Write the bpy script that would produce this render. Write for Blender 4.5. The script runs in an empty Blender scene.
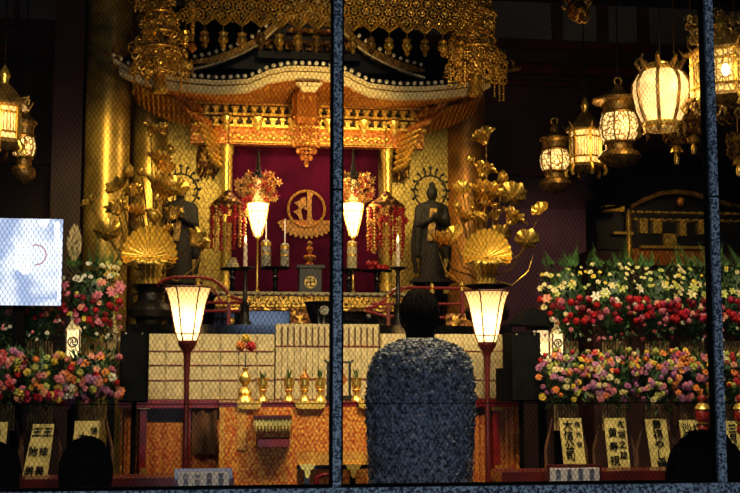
import bpy, math, random
from math import sin, cos, pi, radians, sqrt, hypot
from mathutils import Vector, Matrix, Euler
R = random.Random(11)
C = bpy.context.scene.collection
F = 1200.0
PSI, TILT = radians(8.0), radians(6.1)
CAM = Vector((0, 0, 1.5))
CR = Euler((pi/2 + TILT, 0, -PSI), 'XYZ').to_matrix()
FLOOR = 0.42

def ray(px, py): return CR @ Vector(((px-370)/F, (246.5-py)/F, -1))
def at(px, py, Y):
    d = ray(px, py); return CAM + d*(Y/d.y)
def kk(px, py, Y): return Y/ray(px, py).y/F

# ------------------------------------------------------------------ materials
MATS = {}
def mat(name, col, rough=.5, metal=0., emit=None, es=0., var=.25, scale=20., bump=0., bscale=60., coat=0., kind='noise', col2=None, fac=(.4,.6)):
    m = bpy.data.materials.new(name); m.use_nodes = True
    nt = m.node_tree; N = nt.nodes; L = nt.links; b = N['Principled BSDF']
    tc = N.new('ShaderNodeTexCoord')
    if kind == 'voronoi':
        t = N.new('ShaderNodeTexVoronoi'); t.feature = 'DISTANCE_TO_EDGE'; t.inputs['Scale'].default_value = scale; out = t.outputs['Distance']
    elif kind == 'cells':
        t = N.new('ShaderNodeTexVoronoi'); t.inputs['Scale'].default_value = scale; out = t.outputs['Distance']
    else:
        t = N.new('ShaderNodeTexNoise'); t.inputs['Scale'].default_value = scale; t.inputs['Detail'].default_value = 4; out = t.outputs['Fac']
    L.new(tc.outputs['Object'], t.inputs['Vector'])
    r = N.new('ShaderNodeValToRGB'); L.new(out, r.inputs['Fac'])
    a, c = Vector(col), Vector(col2) if col2 else None
    lo = c if c else a*(1-var); hi = a if c else a*(1+var*.6)
    r.color_ramp.elements[0].position = fac[0]; r.color_ramp.elements[1].position = fac[1]
    r.color_ramp.elements[0].color = (*lo, 1); r.color_ramp.elements[1].color = (*[min(1, x) for x in hi], 1)
    L.new(r.outputs['Color'], b.inputs['Base Color'])
    b.inputs['Roughness'].default_value = rough; b.inputs['Metallic'].default_value = metal
    if coat: b.inputs['Coat Weight'].default_value = coat
    if name in ('curtain', 'hair', 'black_plastic', 'frame_black', 'dark_cloth', 'wire', 'ink', 'shaggy_knit'): b.inputs['Specular IOR Level'].default_value = .06
    if emit is not None:
        mx = N.new('ShaderNodeMix'); mx.data_type = 'RGBA'; mx.blend_type = 'MULTIPLY'; mx.inputs['Factor'].default_value = 1
        mx.inputs['A'].default_value = (*emit, 1); 
        r2 = N.new('ShaderNodeValToRGB'); L.new(out, r2.inputs['Fac'])
        r2.color_ramp.elements[0].position = fac[0]; r2.color_ramp.elements[1].position = fac[1]
        f = 1-var; r2.color_ramp.elements[0].color = (f, f*f, f*f, 1)
        L.new(r2.outputs['Color'], mx.inputs['B'])
        L.new(mx.outputs['Result'], b.inputs['Emission Color']); b.inputs['Emission Strength'].default_value = es
    if bump:
        bp = N.new('ShaderNodeBump'); bp.inputs['Strength'].default_value = bump; bp.inputs['Distance'].default_value = .01
        n2 = N.new('ShaderNodeTexNoise' if kind != 'cells' else 'ShaderNodeTexVoronoi'); n2.inputs['Scale'].default_value = bscale
        L.new(tc.outputs['Object'], n2.inputs['Vector']); L.new(n2.outputs[0], bp.inputs['Height']); L.new(bp.outputs['Normal'], b.inputs['Normal'])
    MATS[name] = m; return m

G_col = (.80, .50, .10)
mat('gold', (.88, .56, .10), .30, .8, var=.25, scale=9, bump=.1, bscale=70)
mat('gold_bright', (.94, .64, .13), .30, .75, var=.15, scale=8)
mat('gold_dark', (.30, .17, .04), .38, .7, var=.45, scale=25, bump=.3)
mat('gold_carved', (.78, .46, .08), .38, .65, kind='cells', scale=26, col2=(.16, .06, .012), fac=(.65, .15), bump=.9, bscale=26)  # dark second colour paints the shade in the carving's crevices
mat('gold_orange', (.86, .50, .09), .42, .45, kind='cells', scale=30, col2=(.42, .14, .018), fac=(.75, .2), bump=.6, bscale=30)
mat('gold_leaf', (.66, .46, .09), .42, .45, kind='voronoi', scale=24, col2=(.28, .17, .03), fac=(.02, .10), bump=.2)
mat('gold_pillar', (.74, .48, .10), .36, .6, var=.35, scale=5, bump=.12, bscale=24)
mat('amber_pillar', (.55, .23, .04), .4, .45, var=.35, scale=6, bump=.1)
mat('cream_band', (.80, .70, .38), .55, .05, var=.25, scale=60, bump=.4, bscale=120)
mat('black_tile', (.006, .006, .007), .42, 0, var=.3, scale=30)
mat('black_lacquer', (.004, .004, .005), .10, 0, var=.2)
mat('black_plastic', (.002, .002, .002), .95, 0, var=.3, scale=80)
mat('dark_iron', (.02, .018, .014), .45, .5, var=.4)
mat('bronze', (.016, .012, .008), .4, .4, var=.5, scale=14, bump=.3)
mat('statue_bronze', (.009, .006, .003), .7, .1, var=.5, scale=22, bump=.5, bscale=40)
mat('white_cap', (.75, .74, .62), .5, 0, var=.1)
mat('curtain', (.056, .0016, .017), .8, 0, var=.35, scale=4)
mat('emblem_gold', (.40, .19, .024), .55, .1, var=.25, scale=40)
mat('red_lacquer', (.20, .010, .008), .35, 0, var=.3, scale=8, coat=.3)
mat('dark_red', (.085, .008, .006), .4, 0, var=.35, scale=8, coat=.2)
mat('brown_wood', (.10, .045, .018), .5, 0, var=.4, scale=12)
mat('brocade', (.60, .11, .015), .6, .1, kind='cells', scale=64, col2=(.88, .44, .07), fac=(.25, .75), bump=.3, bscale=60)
mat('brocade_shaded', (.34, .055, .010), .6, .1, kind='cells', scale=64, col2=(.50, .22, .035), fac=(.25, .75), bump=.3, bscale=60)  # darker copy of brocade, with the back desk's shadow put into the colour
mat('gilt_paint', (.80, .54, .09), .4, .1, var=.2, scale=20)
mat('brocade_gold', (.80, .46, .08), .55, .2, kind='cells', scale=60, col2=(.62, .22, .03), fac=(.2, .7))
mat('paper', (.52, .45, .23), .8, 0, var=.18, scale=30)
mat('paper_white', (.90, .85, .82), .8, 0, var=.1, scale=20)
mat('slip_paper', (.60, .49, .16), .7, 0, var=.2, scale=18)
mat('ink', (.006, .005, .005), .7, 0)
mat('ink_grey', (.10, .095, .11), .8, 0)
mat('bamboo', (.34, .22, .08), .6, 0, var=.4, scale=30)
mat('wire', (.012, .014, .016), .7, 0, var=.3)
mat('post_steel', (.46, .53, .58), .6, 0, scale=170, col2=(.012, .028, .045), fac=(.42, .60), bump=.5, bscale=240)
mat('frame_black', (.004, .005, .005), .8, 0)
mat('wall_wood', (.055, .016, .012), .55, 0, var=.35, scale=3)
mat('wall_maroon', (.12, .050, .052), .7, 0, var=.2, scale=3)
mat('wall_plaster', (.16, .145, .12), .85, 0, var=.15, scale=2)
mat('ceiling_wood', (.02, .013, .01), .7, 0, var=.3)
mat('floor_wood', (.05, .025, .014), .4, 0, var=.4, scale=5)

mat('lamp_core', (1, .9, .7), .8, 0, emit=(1, .80, .46), es=14, var=.02)
mat('lantern_paper', (.9, .7, .3), .8, 0, emit=(1, .66, .18), es=1.25, var=.3, scale=22)
mat('lantern_big', (.9, .7, .3), .8, 0, emit=(1, .70, .24), es=1.35, var=.25, scale=9)
mat('lantern_filigree', (.9, .7, .3), .6, 0, emit=(1, .72, .24), es=1.5, var=.86, scale=34, kind='voronoi', fac=(.04, .16), col2=(.2, .1, .02))
mat('lantern_dim', (.6, .45, .15), .6, .3, emit=(1, .58, .10), es=.38, var=.6, scale=26, kind='voronoi', fac=(.04, .2))
mat('altar_lamp_glass', (1, .9, .7), .4, 0, emit=(1, .78, .42), es=5.5, var=.25, scale=30)
mat('flame', (1, .8, .4), .5, 0, emit=(1, .62, .2), es=9, var=.1)
mat('candle_wax', (.75, .62, .42), .5, 0, emit=(1, .6, .3), es=.12, var=.1)
mat('votive_glow', (.9, .8, .5), .8, 0, emit=(1, .78, .36), es=1.0, var=.2, scale=30)
mat('silver_gray', (.42, .42, .34), .5, .3, kind='cells', scale=50, col2=(.12, .11, .07), fac=(.2, .7), bump=.6, bscale=50)
mat('dark_green_box', (.016, .018, .013), .4, .1, var=.3)
mat('bead_red', (.45, .02, .02), .25, 0, var=.3, scale=40)
mat('bead_gold', (.85, .45, .10), .3, .4, var=.3, scale=40)
mat('hair', (.012, .009, .007), .7, 0, var=.4, scale=90, bump=.6, bscale=160)
mat('skin', (.30, .15, .09), .5, 0, var=.12, scale=12)
mat('dark_cloth', (.010, .009, .009), .85, 0, var=.4, scale=40)
mat('shaggy_knit', (.42, .47, .55), .9, 0, var=.8, scale=55, fac=(.38, .62))
mat('leaf', (.034, .080, .018), .55, 0, var=.55, scale=30)
mat('leaf_bright', (.045, .12, .022), .5, 0, var=.5, scale=30)
mat('plume', (.62, .48, .22), .85, 0, var=.3, scale=40)
FL = {'red': (.42, .006, .010), 'deepred': (.16, .003, .008), 'pink': (.50, .13, .17), 'salmon': (.55, .20, .11), 'magenta': (.40, .012, .05),
      'mauve': (.33, .105, .24), 'white': (.58, .55, .40), 'cream': (.56, .48, .20), 'yellow': (.60, .42, .03), 'lime': (.38, .40, .07), 'orange': (.60, .17, .02)}
for n_, c_ in FL.items(): mat('petal_'+n_, c_, .6, 0, var=.3, scale=60)

def screen_mat():
    m = bpy.data.materials.new('screen_picture'); m.use_nodes = True
    nt = m.node_tree; N = nt.nodes; L = nt.links; b = N['Principled BSDF']
    tc = N.new('ShaderNodeTexCoord'); mp = N.new('ShaderNodeMapping'); mp.inputs['Scale'].default_value = (4, 4, 5)
    L.new(tc.outputs['Object'], mp.inputs['Vector'])
    n = N.new('ShaderNodeTexNoise'); n.inputs['Scale'].default_value = 1.0; n.inputs['Detail'].default_value = 3; n.inputs['Distortion'].default_value = .6; L.new(mp.outputs[0], n.inputs['Vector'])
    r = N.new('ShaderNodeValToRGB'); L.new(n.outputs['Fac'], r.inputs['Fac'])
    r.color_ramp.elements[0].position = .40; r.color_ramp.elements[1].position = .56
    r.color_ramp.elements[0].color = (.34, .44, .68, 1); r.color_ramp.elements[1].color = (.80, .87, 1, 1)
    b.inputs['Base Color'].default_value = (.02, .02, .02, 1); b.inputs['Roughness'].default_value = .4
    L.new(r.outputs['Color'], b.inputs['Emission Color']); b.inputs['Emission Strength'].default_value = 1.3
    MATS['screen_picture'] = m
screen_mat()
def shade_mat():
    m = bpy.data.materials.new('lamp_paper'); m.use_nodes = True; nt = m.node_tree; N = nt.nodes; L = nt.links
    tc = N.new('ShaderNodeTexCoord'); n = N.new('ShaderNodeTexNoise'); n.inputs['Scale'].default_value = 40; L.new(tc.outputs['Object'], n.inputs['Vector'])
    r = N.new('ShaderNodeValToRGB'); L.new(n.outputs['Fac'], r.inputs['Fac']); r.color_ramp.elements[0].color = (.80, .62, .32, 1); r.color_ramp.elements[1].color = (.95, .80, .50, 1)
    t = N.new('ShaderNodeBsdfTranslucent'); L.new(r.outputs[0], t.inputs['Color']); d = N.new('ShaderNodeBsdfDiffuse'); L.new(r.outputs[0], d.inputs['Color'])
    e = N.new('ShaderNodeEmission'); e.inputs['Color'].default_value = (1, .66, .24, 1); e.inputs['Strength'].default_value = .42
    mx = N.new('ShaderNodeMixShader'); mx.inputs[0].default_value = .35; L.new(t.outputs[0], mx.inputs[1]); L.new(d.outputs[0], mx.inputs[2])
    ad = N.new('ShaderNodeAddShader'); L.new(mx.outputs[0], ad.inputs[0]); L.new(e.outputs[0], ad.inputs[1]); L.new(ad.outputs[0], N['Material Output'].inputs['Surface'])
    MATS['lamp_paper'] = m
shade_mat()
def glow(name, col, s):
    m = bpy.data.materials.new(name); m.use_nodes = True; b = m.node_tree.nodes['Principled BSDF']
    b.inputs['Base Color'].default_value = (*[c*.1 for c in col], 1)
    b.inputs['Emission Color'].default_value = (*col, 1); b.inputs['Emission Strength'].default_value = s; MATS[name] = m
glow('picture_white', (.85, .92, 1), 1.45)
glow('picture_red', (.60, .16, .24), .8)

# ------------------------------------------------------------------ mesh builder
def basis(d):
    d = Vector(d).normalized(); u = Vector((0, 0, 1)) if abs(d.z) < .95 else Vector((1, 0, 0))
    a = d.cross(u).normalized(); return a, d.cross(a).normalized()
class MB:
    def __init__(s): s.v = []; s.f = []
    def face(s, pts):
        n = len(s.v); s.v += [tuple(p) for p in pts]; s.f.append(tuple(range(n, n+len(pts))))
    def add(s, o, M=None):
        n = len(s.v); s.v += [tuple(M @ Vector(p)) for p in o.v] if M else list(o.v); s.f += [tuple(i+n for i in f) for f in o.f]; return s
    def box(s, c, d, rot=None, tz=1.):
        n = len(s.v); c = Vector(c)
        for z in (-1, 1):
            t = tz if z > 0 else 1
            for x, y in ((-1, -1), (1, -1), (1, 1), (-1, 1)):
                p = Vector((x*d[0]/2*t, y*d[1]/2*t, z*d[2]/2))
                if rot: p = rot @ p
                s.v.append(tuple(c+p))
        for q in ((3, 2, 1, 0), (4, 5, 6, 7), (0, 1, 5, 4), (1, 2, 6, 5), (2, 3, 7, 6), (3, 0, 4, 7)): s.f.append(tuple(i+n for i in q))
        return s
    def rings(s, rings, cap=True, closed=True):
        n = len(s.v); m = len(rings[0])
        for r in rings: s.v += [tuple(p) for p in r]
        for i in range(len(rings)-1):
            for j in range(m if closed else m-1):
                a = n+i*m+j; b = n+i*m+(j+1) % m; s.f.append((a, b, b+m, a+m))
        if cap and closed:
            s.f.append(tuple(n+j for j in range(m))[::-1]); s.f.append(tuple(n+(len(rings)-1)*m+j for j in range(m)))
        return s
    def tube(s, pts, r, n=8, cap=True):
        pts = [Vector(p) for p in pts]; rr = r if isinstance(r, (list, tuple)) else [r]*len(pts)
        out = []; a = b = None
        for i, p in enumerate(pts):
            d = (pts[min(i+1, len(pts)-1)]-pts[max(i-1, 0)])
            if d.length < 1e-9: d = Vector((0, 0, 1))
            d.normalize()
            if a is None: a, b = basis(d)
            else:
                a = (a - d*a.dot(d)); a = a.normalized() if a.length > 1e-6 else basis(d)[0]; b = d.cross(a)
            out.append([p+a*(cos(t)*rr[i])+b*(sin(t)*rr[i]) for t in [2*pi*j/n for j in range(n)]])
        return s.rings(out, cap)
    def lathe(s, prof, c=(0, 0, 0), n=20, sx=1., sy=1., wob=0, wk=8):
        c = Vector(c)
        return s.rings([[c+Vector((cos(t)*r*sx*(1+wob*cos(wk*t)), sin(t)*r*sy*(1+wob*cos(wk*t)), z)) for t in [2*pi*j/n for j in range(n)]] for r, z in prof])
    def ball(s, c, r, n=10, m=7):
        r = (r, r, r) if not isinstance(r, (tuple, list, Vector)) else r; c = Vector(c)
        return s.rings([[c+Vector((r[0]*sin(a)*cos(t), r[1]*sin(a)*sin(t), -r[2]*cos(a))) for t in [2*pi*j/n for j in range(n)]] for a in [pi*(.04+.92*i/m) for i in range(m+1)]])
    def cap(s, a, b, ra, rb, n=12):
        a, b = Vector(a), Vector(b); d = (b-a); d = d.normalized() if d.length > 1e-6 else Vector((0, 0, 1))
        ps, rs = [], []
        for t in (-.98, -.8, -.5, 0): ps.append(a+d*ra*t); rs.append(ra*sqrt(1-t*t))
        for t in (0, .5, .8, .98): ps.append(b+d*rb*t); rs.append(rb*sqrt(1-t*t))
        return s.tube(ps, rs, n)
    def prism(s, poly, y0, y1):        # polygon in x,z extruded along y (y0 faces the viewer)
        n = len(s.v); m = len(poly)
        s.v += [(p[0], y0, p[1]) for p in poly]+[(p[0], y1, p[1]) for p in poly]
        s.f.append(tuple(range(n, n+m))); s.f.append(tuple(range(n+2*m-1, n+m-1, -1)))
        for i in range(m): j = (i+1) % m; s.f.append((n+j, n+i, n+m+i, n+m+j))
        return s
    def surf(s, fn, nu, nv):
        n = len(s.v)
        for i in range(nu+1):
            for j in range(nv+1): s.v.append(tuple(fn(i/nu, j/nv)))
        for i in range(nu):
            for j in range(nv):
                a = n+i*(nv+1)+j; s.f.append((a, a+nv+1, a+nv+2, a+1))
        return s
    def torus(s, c, Rr, r, n=20, m=6, ax='y', a0=0., a1=2*pi):
        c = Vector(c); P = []
        full = abs(a1-a0-2*pi) < 1e-6
        for i in range(n+1):
            t = a0+(a1-a0)*i/n
            P.append(c+{'y': Vector((cos(t), 0, sin(t))), 'z': Vector((cos(t), sin(t), 0)), 'x': Vector((0, cos(t), sin(t)))}[ax]*Rr)
        return s.tube(P, r, m)
    def mesh(s, name, smooth=True):
        me = bpy.data.meshes.new(name); me.from_pydata(s.v, [], s.f)
        if smooth:
            me.polygons.foreach_set('use_smooth', [True]*len(me.polygons))
            try: me.set_sharp_from_angle(angle=radians(42))
            except Exception: pass
        me.update(); return me
    def build(s, name, m, parent=None, smooth=True, **kw):
        return put(name, s.mesh(name, smooth), m, parent, **kw)
def put(name, me, m, parent=None, loc=None, rot=None, sc=None, kind=None, world=False, label=None):
    o = bpy.data.objects.new(name, me); C.objects.link(o)
    if m is not None:
        mm = MATS[m]
        if not me.materials: me.materials.append(mm)
    if loc is not None: o.location = loc
    if rot is not None: o.rotation_euler = rot
    if sc is not None: o.scale = sc if not isinstance(sc, (int, float)) else (sc,)*3
    if parent is not None:
        o.parent = parent
        if world:   # geometry given in world metres: shift into the parent's frame (parents are unrotated here)
            o.location = Vector(o.location)-root_loc(parent)
    if kind: o['kind'] = kind
    if label: o['label'] = label
    return o
def root_loc(p):
    v = Vector(p.location)
    while p.parent: p = p.parent; v += Vector(p.location)
    return v
def thing(name, label, cat, loc=(0, 0, 0), group=None, rz=0):
    o = bpy.data.objects.new(name, None); C.objects.link(o); o.location = loc; o.rotation_euler.z = rz; o.empty_display_size = .1
    o['label'] = label; o['category'] = cat
    if group: o['group'] = group
    return o
def tag(o, label, cat, group=None):
    o['label'] = label; o['category'] = cat
    if group: o['group'] = group
    return o
def struct(name, mb, m, smooth=False):
    return mb.build(name, m, None, smooth, kind='structure')
def W(mb, name, m, parent, smooth=True, label=None):   # part whose mesh is in world metres
    return mb.build(name, m, parent, smooth, world=True, label=label)
FONT = None
for fp in bpy.data.fonts: FONT = fp
def text_mesh(ch, size, depth=.0008):
    cu = bpy.data.curves.new('writing', 'FONT'); cu.body = ch; cu.size = size; cu.align_x = 'CENTER'; cu.align_y = 'CENTER'; cu.extrude = depth; cu.offset = size*.011
    cu.space_line = .8
    o = bpy.data.objects.new('writing', cu); C.objects.link(o); bpy.context.view_layer.update()
    me = bpy.data.meshes.new_from_object(o.evaluated_get(bpy.context.evaluated_depsgraph_get()))
    C.objects.unlink(o); bpy.data.objects.remove(o); return me
def text_into(mb, ch, size, M):
    me = text_mesh(ch, size); t = MB(); t.v = [tuple(v.co) for v in me.vertices]; t.f = [tuple(p.vertices) for p in me.polygons]
    return mb.add(t, M)
FACE = Matrix.Rotation(pi/2, 4, 'X')     # text lying in x,y turned upright to face -y

# ------------------------------------------------------------------ camera
cam = bpy.data.cameras.new('camera'); co = bpy.data.objects.new('camera', cam); C.objects.link(co)
co.location = CAM; co.rotation_euler = (pi/2+TILT, 0, -PSI); cam.sensor_width = 36; cam.lens = 36*F/740; cam.clip_start = .05; cam.clip_end = 60
bpy.context.scene.camera = co

# ------------------------------------------------------------------ setting
XL, XR, YB, ZC = -4.3, 6.2, 12.6, 5.6
struct('floor', MB().box(((XL+XR)/2, 5.5, FLOOR-.1), (XR-XL, 15, .2)), 'floor_wood')
struct('ceiling', MB().box(((XL+XR)/2, 5.5, ZC+.1), (XR-XL, 15, .2)), 'ceiling_wood')
zb = at(309, 330, YB).z; zm = at(309, 205, YB).z; zt = at(40, 27, YB).z
struct('wall_back', MB().box(((XL+XR)/2, YB+.1, (FLOOR+ZC)/2), (XR-XL, .2, ZC-FLOOR)), 'wall_wood')
struct('trim_1', MB().box(((XL+XR)/2, YB-.03, (zt+ZC)/2), (XR-XL, .05, ZC-zt)), 'wall_plaster')
b = MB(); zq = at(40, 54, YB).z; b.box(((XL+XR)/2, YB-.08, zq), (XR-XL, .12, .10)).box(((XL+XR)/2, YB-.08, zq-.16), (XR-XL, .09, .05)).box(((XL+XR)/2, YB-.06, zt), (XR-XL, .1, .08))
zq2 = at(30, 163, YB).z; b.box(((XL+XR)/2, YB-.06, zq2), (XR-XL, .1, .05))
struct('trim_2', b, 'dark_red')
xw = at(492, 260, YB).x; struct('trim_3', MB().box(((xw+XR)/2, YB-.02, (FLOOR+zm)/2), (XR-xw, .04, zm-FLOOR)), 'wall_maroon')
b = MB()
for px in (555, 600, 640): b.box((at(px, 20, YB).x, YB-.07, (zt+ZC)/2), (.12, .06, ZC-zt))
for px in (18,): b.box((at(px, 10, YB).x, YB-.07, (zt+ZC)/2), (.05, .06, ZC-zt))
struct('trim_4', b, 'wall_wood')
struct('wall_left', MB().box((XL-.1, 5.5, (FLOOR+ZC)/2), (.2, 15, ZC-FLOOR)), 'wall_wood')
struct('wall_right', MB().box((XR+.1, 5.5, (FLOOR+ZC)/2), (.2, 15, ZC-FLOOR)), 'wall_wood')
def pillar(px, w, Y, m):
    p = at(px, 250, Y); r = w/2*kk(px, 250, Y)
    struct('pillar', MB().lathe([(r*1.25, FLOOR), (r*1.25, FLOOR+.12), (r, FLOOR+.16), (r, ZC)], (p.x, Y+r, 0), 36), m, True)
pillar(103, 45, 9.3, 'gold_pillar'); pillar(147, 36, 9.85, 'gold_pillar'); pillar(123, 18, 10.15, 'amber_pillar'); pillar(471, 40, 9.85, 'amber_pillar')
# beams on the dark left, deep in shadow
bx = at(72, 100, 10.6); struct('pillar', MB().box((bx.x-.05, 10.9, (FLOOR+ZC)/2), (.26, .3, ZC-FLOOR)), 'wall_wood')

# ------------------------------------------------------------------ shrine
SX = at(309, 250, 9.4).x
KS = kk(309, 250, 9.4)
def zz(py, Y): return at(309, py, Y).z
def sx(off): return SX+off*KS
shr = thing('altar_shrine', 'gilded altar shrine with a black curved roof above the dark red curtain', 'shrine', (SX, 9.6, FLOOR))
EA = [(0, 66), (20, 66.5), (38, 70.5), (50, 76), (62, 81), (90, 83.5), (117, 82.5), (140, 80), (160, 77), (178, 72), (196, 63)]
def eave(off, dy=0):
    o = abs(off)
    for (a, pa), (b_, pb) in zip(EA, EA[1:]):
        if o <= b_:
            t = (o-a)/(b_-a); return pa+(pb-pa)*(t*t*(3-2*t) if 20 < a < 62 else t)+dy
    return EA[-1][1]+dy
YE = 8.72
SXE = at(309, 80, YE).x; KSE = kk(309, 80, YE)
def sxe(off): return SXE+off*KSE
zE = lambda off, dy=0: zz(eave(off, dy), YE)
def roof(u, v):
    off = (u*2-1)*196; o2 = off*(1-.30*v)
    z0 = zE(off, -1); z1 = zz(22, 10.4)+.10*abs(u*2-1)**3
    t = v**1.25
    return (sxe(o2), YE+1.7*v, z0+(z1-z0)*t - .10*sin(pi*v))
W(MB().surf(roof, 64, 10), 'roof', 'black_tile', shr)
b = MB()
for i in range(1, 15):
    pass
for s_ in (-1, 1):                                          # the roof's ridge rolls of tile, low on a black roof
    for o_ in range(6, 196, 10):
        b.tube([Vector(roof((s_*o_/196+1)/2, v))+Vector((0, 0, .012)) for v in (0, .2, .4, .6, .8, 1)], .016, 6)
W(b, 'tile_rolls', 'black_tile', shr)
capm = MB().ball((0, 0, 0), .0165, 8, 5).mesh('tile_cap')
for i in range(-27, 28):
    off = i*7.1; put('tile_cap', capm, 'white_cap', shr, loc=Vector((sxe(off), YE-.02, zE(off, -2.6)))-shr.location)
def sweep(mb, dy0, dy1, y0, y1, lim=192, n=84):
    rs = []
    for i in range(n+1):
        off = -lim+2*lim*i/n; rs.append([(sxe(off), y0, zE(off, dy0)), (sxe(off), y0, zE(off, dy1)), (sxe(off), y1, zE(off, dy1)), (sxe(off), y1, zE(off, dy0))])
    return mb.rings(rs)
W(sweep(MB(), 0.6, 4.6, YE-.02, YE+.06), 'eave_band', 'cream_band', shr, False)
W(sweep(MB(), 4.6, 6.0, YE+.01, YE+.06), 'eave_groove', 'gold_dark', shr, False)
W(sweep(MB(), 6.0, 12.5, YE+.0, YE+.08, 186), 'eave_band', 'cream_band', shr, False)
# underside, rafters
def soff(u, v):
    off = (u*2-1)*184; o2 = off*(1-.33*v)
    z0 = zE(off, 12); z1 = zz(104, 9.35); return (sxe(o2), YE+.05+.62*v, z0+(z1-z0)*v)
W(MB().surf(soff, 40, 6), 'soffit', 'gold_orange', shr)
b = MB()
for i in range(-52, 53):
    u = (i/52+1)/2; b.tube([Vector(soff(u, v))-Vector((0, 0, .004)) for v in (.02, .35, .7, 1)], .0085, 5)
W(b, 'rafters', 'gold_orange', shr)
b = MB(); c0 = (SXE, YE-.03, zz(79, YE)); q = []
for i in range(13):
    t = pi+pi*i/12; q.append((SXE+cos(t)*12*KSE*(1+.12*cos(6*t)), zz(84, YE)+sin(t)*9*KSE*(1+.12*cos(6*t))))
b.prism(q, YE-.05, YE); 
for i in (-1, 0, 1): b.torus((SXE+i*5*KSE, YE-.055, zz(87, YE)), .02, .007, 10, 5)
W(b, 'gable_pendant', 'cream_band', shr)
# upper gable
YG = 9.05; SXG = at(309, 50, YG).x; KSG = kk(309, 50, YG)
def sxg(off): return SXG+off*KSG

GA = [(0, 2), (19, 9), (34, 22), (47, 35), (60, 44), (72, 50), (83, 55), (97, 60), (117, 65)]
def gpt(off, dy): 
    o = abs(off)
    for (a, pa), (b_, pb) in zip(GA, GA[1:]):
        if o <= b_: return pa+(pb-pa)*(o-a)/(b_-a)+dy
    return GA[-1][1]+dy
for s_ in (-1, 1):
    b = MB(); rs = []
    for i in range(25):
        off = s_*117*i/24; th = 10 if i < 18 else 10-(i-18)*1.2
        rs.append([(sxg(off), YG-.03, zz(gpt(off, 1), YG)), (sxg(off), YG-.03, zz(gpt(off, 1+th), YG)), (sxg(off), YG+.08, zz(gpt(off, 1+th), YG)), (sxg(off), YG+.08, zz(gpt(off, 1), YG))])
    b.rings(rs); W(b, 'bargeboard', 'gold_dark', shr, False)
    b = MB(); rs = []
    for i in range(25):
        off = s_*117*i/24
        rs.append([(sxg(off), YG-.045, zz(gpt(off, 9), YG)), (sxg(off), YG-.045, zz(gpt(off, 11), YG)), (sxg(off), YG, zz(gpt(off, 11), YG)), (sxg(off), YG, zz(gpt(off, 9), YG))])
    b.rings(rs); W(b, 'bargeboard_edge', 'cream_band', shr, False)
for s_ in (-1, 1):
    for o_ in range(8, 118, 7): put('tile_cap', capm, 'white_cap', shr, loc=Vector((sxg(s_*o_), YG-.04, zz(gpt(o_, -2), YG)))-shr.location)
W(MB().prism([(sxg(-117), zz(68, YG)), (sxg(117), zz(68, YG)), (sxg(72), zz(52, YG)), (sxg(34), zz(24, YG)), (sxg(0), zz(4, YG)), (sxg(-34), zz(24, YG)), (sxg(-72), zz(52, YG))][::-1], YG+.1, YG+.16), 'gable_field', 'black_tile', shr, False)
b = MB(); b.box((SXG, YG+.05, zz(56, YG)), (104*KSG, .1, 7*KSG)); W(b, 'gable_beam', 'black_tile', shr, False)
b = MB()
for i in range(-4, 5): b.box((sxg(i*10), YG+.02, zz(47, YG)), (7*KSG, .08, 7*KSG)); b.ball((sxg(i*10), YG-.02, zz(46, YG)), .02, 8, 5)
b.box((SXG, YG+.03, zz(42, YG)), (90*KSG, .06, 3*KSG)).box((SXG, YG+.03, zz(30, YG)), (44*KSG, .06, 3*KSG)); W(b, 'gable_carving', 'gold_carved', shr)
# bracket zone
YBk = 9.36
b = MB(); b.box((SX, YBk+.14, zz(122, YBk)), (238*KS, .1, 44*KS)); W(b, 'bracket_backing', 'gold_orange', shr, False)
for py in (111.5, 122.5):
    b = MB()
    for i in range(-12, 13):
        w_ = 5.2 if i % 2 else 7.4
        b.box((sx(i*9.4), YBk, zz(py, YBk)), (w_*KS, .16, 2.2*KS)); b.box((sx(i*9.4), YBk+.02, zz(py+3.0, YBk)), (w_*.55*KS, .14, 3.8*KS))
    W(b, 'bracket_row', 'gold_bright', shr, False)
for py in (116.6, 127.6, 106.6):
    b = MB()
    b.box((SX, YBk+.04, zz(py, YBk)), (236*KS, .12, 2.6*KS)); W(b, 'bracket_beam', 'gold', shr, False)
b = MB()
for i in range(-12, 12):
    for py in (111.5, 122.5): b.box((sx(i*9.4+4.7), YBk+.03, zz(py+.5, YBk)), (2.2*KS, .12, 3.0*KS))
W(b, 'bracket_gaps', 'black_tile', shr, False)
for o_ in (-53, -18, 18, 53, 84, -84):
    b = MB(); b.lathe([(.001, -.075), (.018, -.06), (.03, -.03), (.022, -.01), (.04, .015), (.045, .04), (.03, .06), (.001, .07)], (sx(o_), YBk-.10, zz(127, YBk)), 12)
    b.box((sx(o_), YBk-.04, zz(119, YBk)), (6*KS, .14, 3*KS)); W(b, 'bracket_boss', 'gold_bright', shr)
b = MB(); b.box((SX, 9.5, zz(137.5, 9.5)), (168*KS, .08, 13*KS)); W(b, 'transom', 'gold_carved', shr, False)
b = MB()
for i in range(-20, 21):
    b.ball((sx(i*4), 9.44, zz(137+2*(i % 2), 9.44)), (.02, .012, .016), 8, 5)
b.tube([(sx(-84), 9.44, zz(143, 9.44)), (sx(84), 9.44, zz(143, 9.44))], .011, 8); W(b, 'transom_carving', 'gold_bright', shr)
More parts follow.
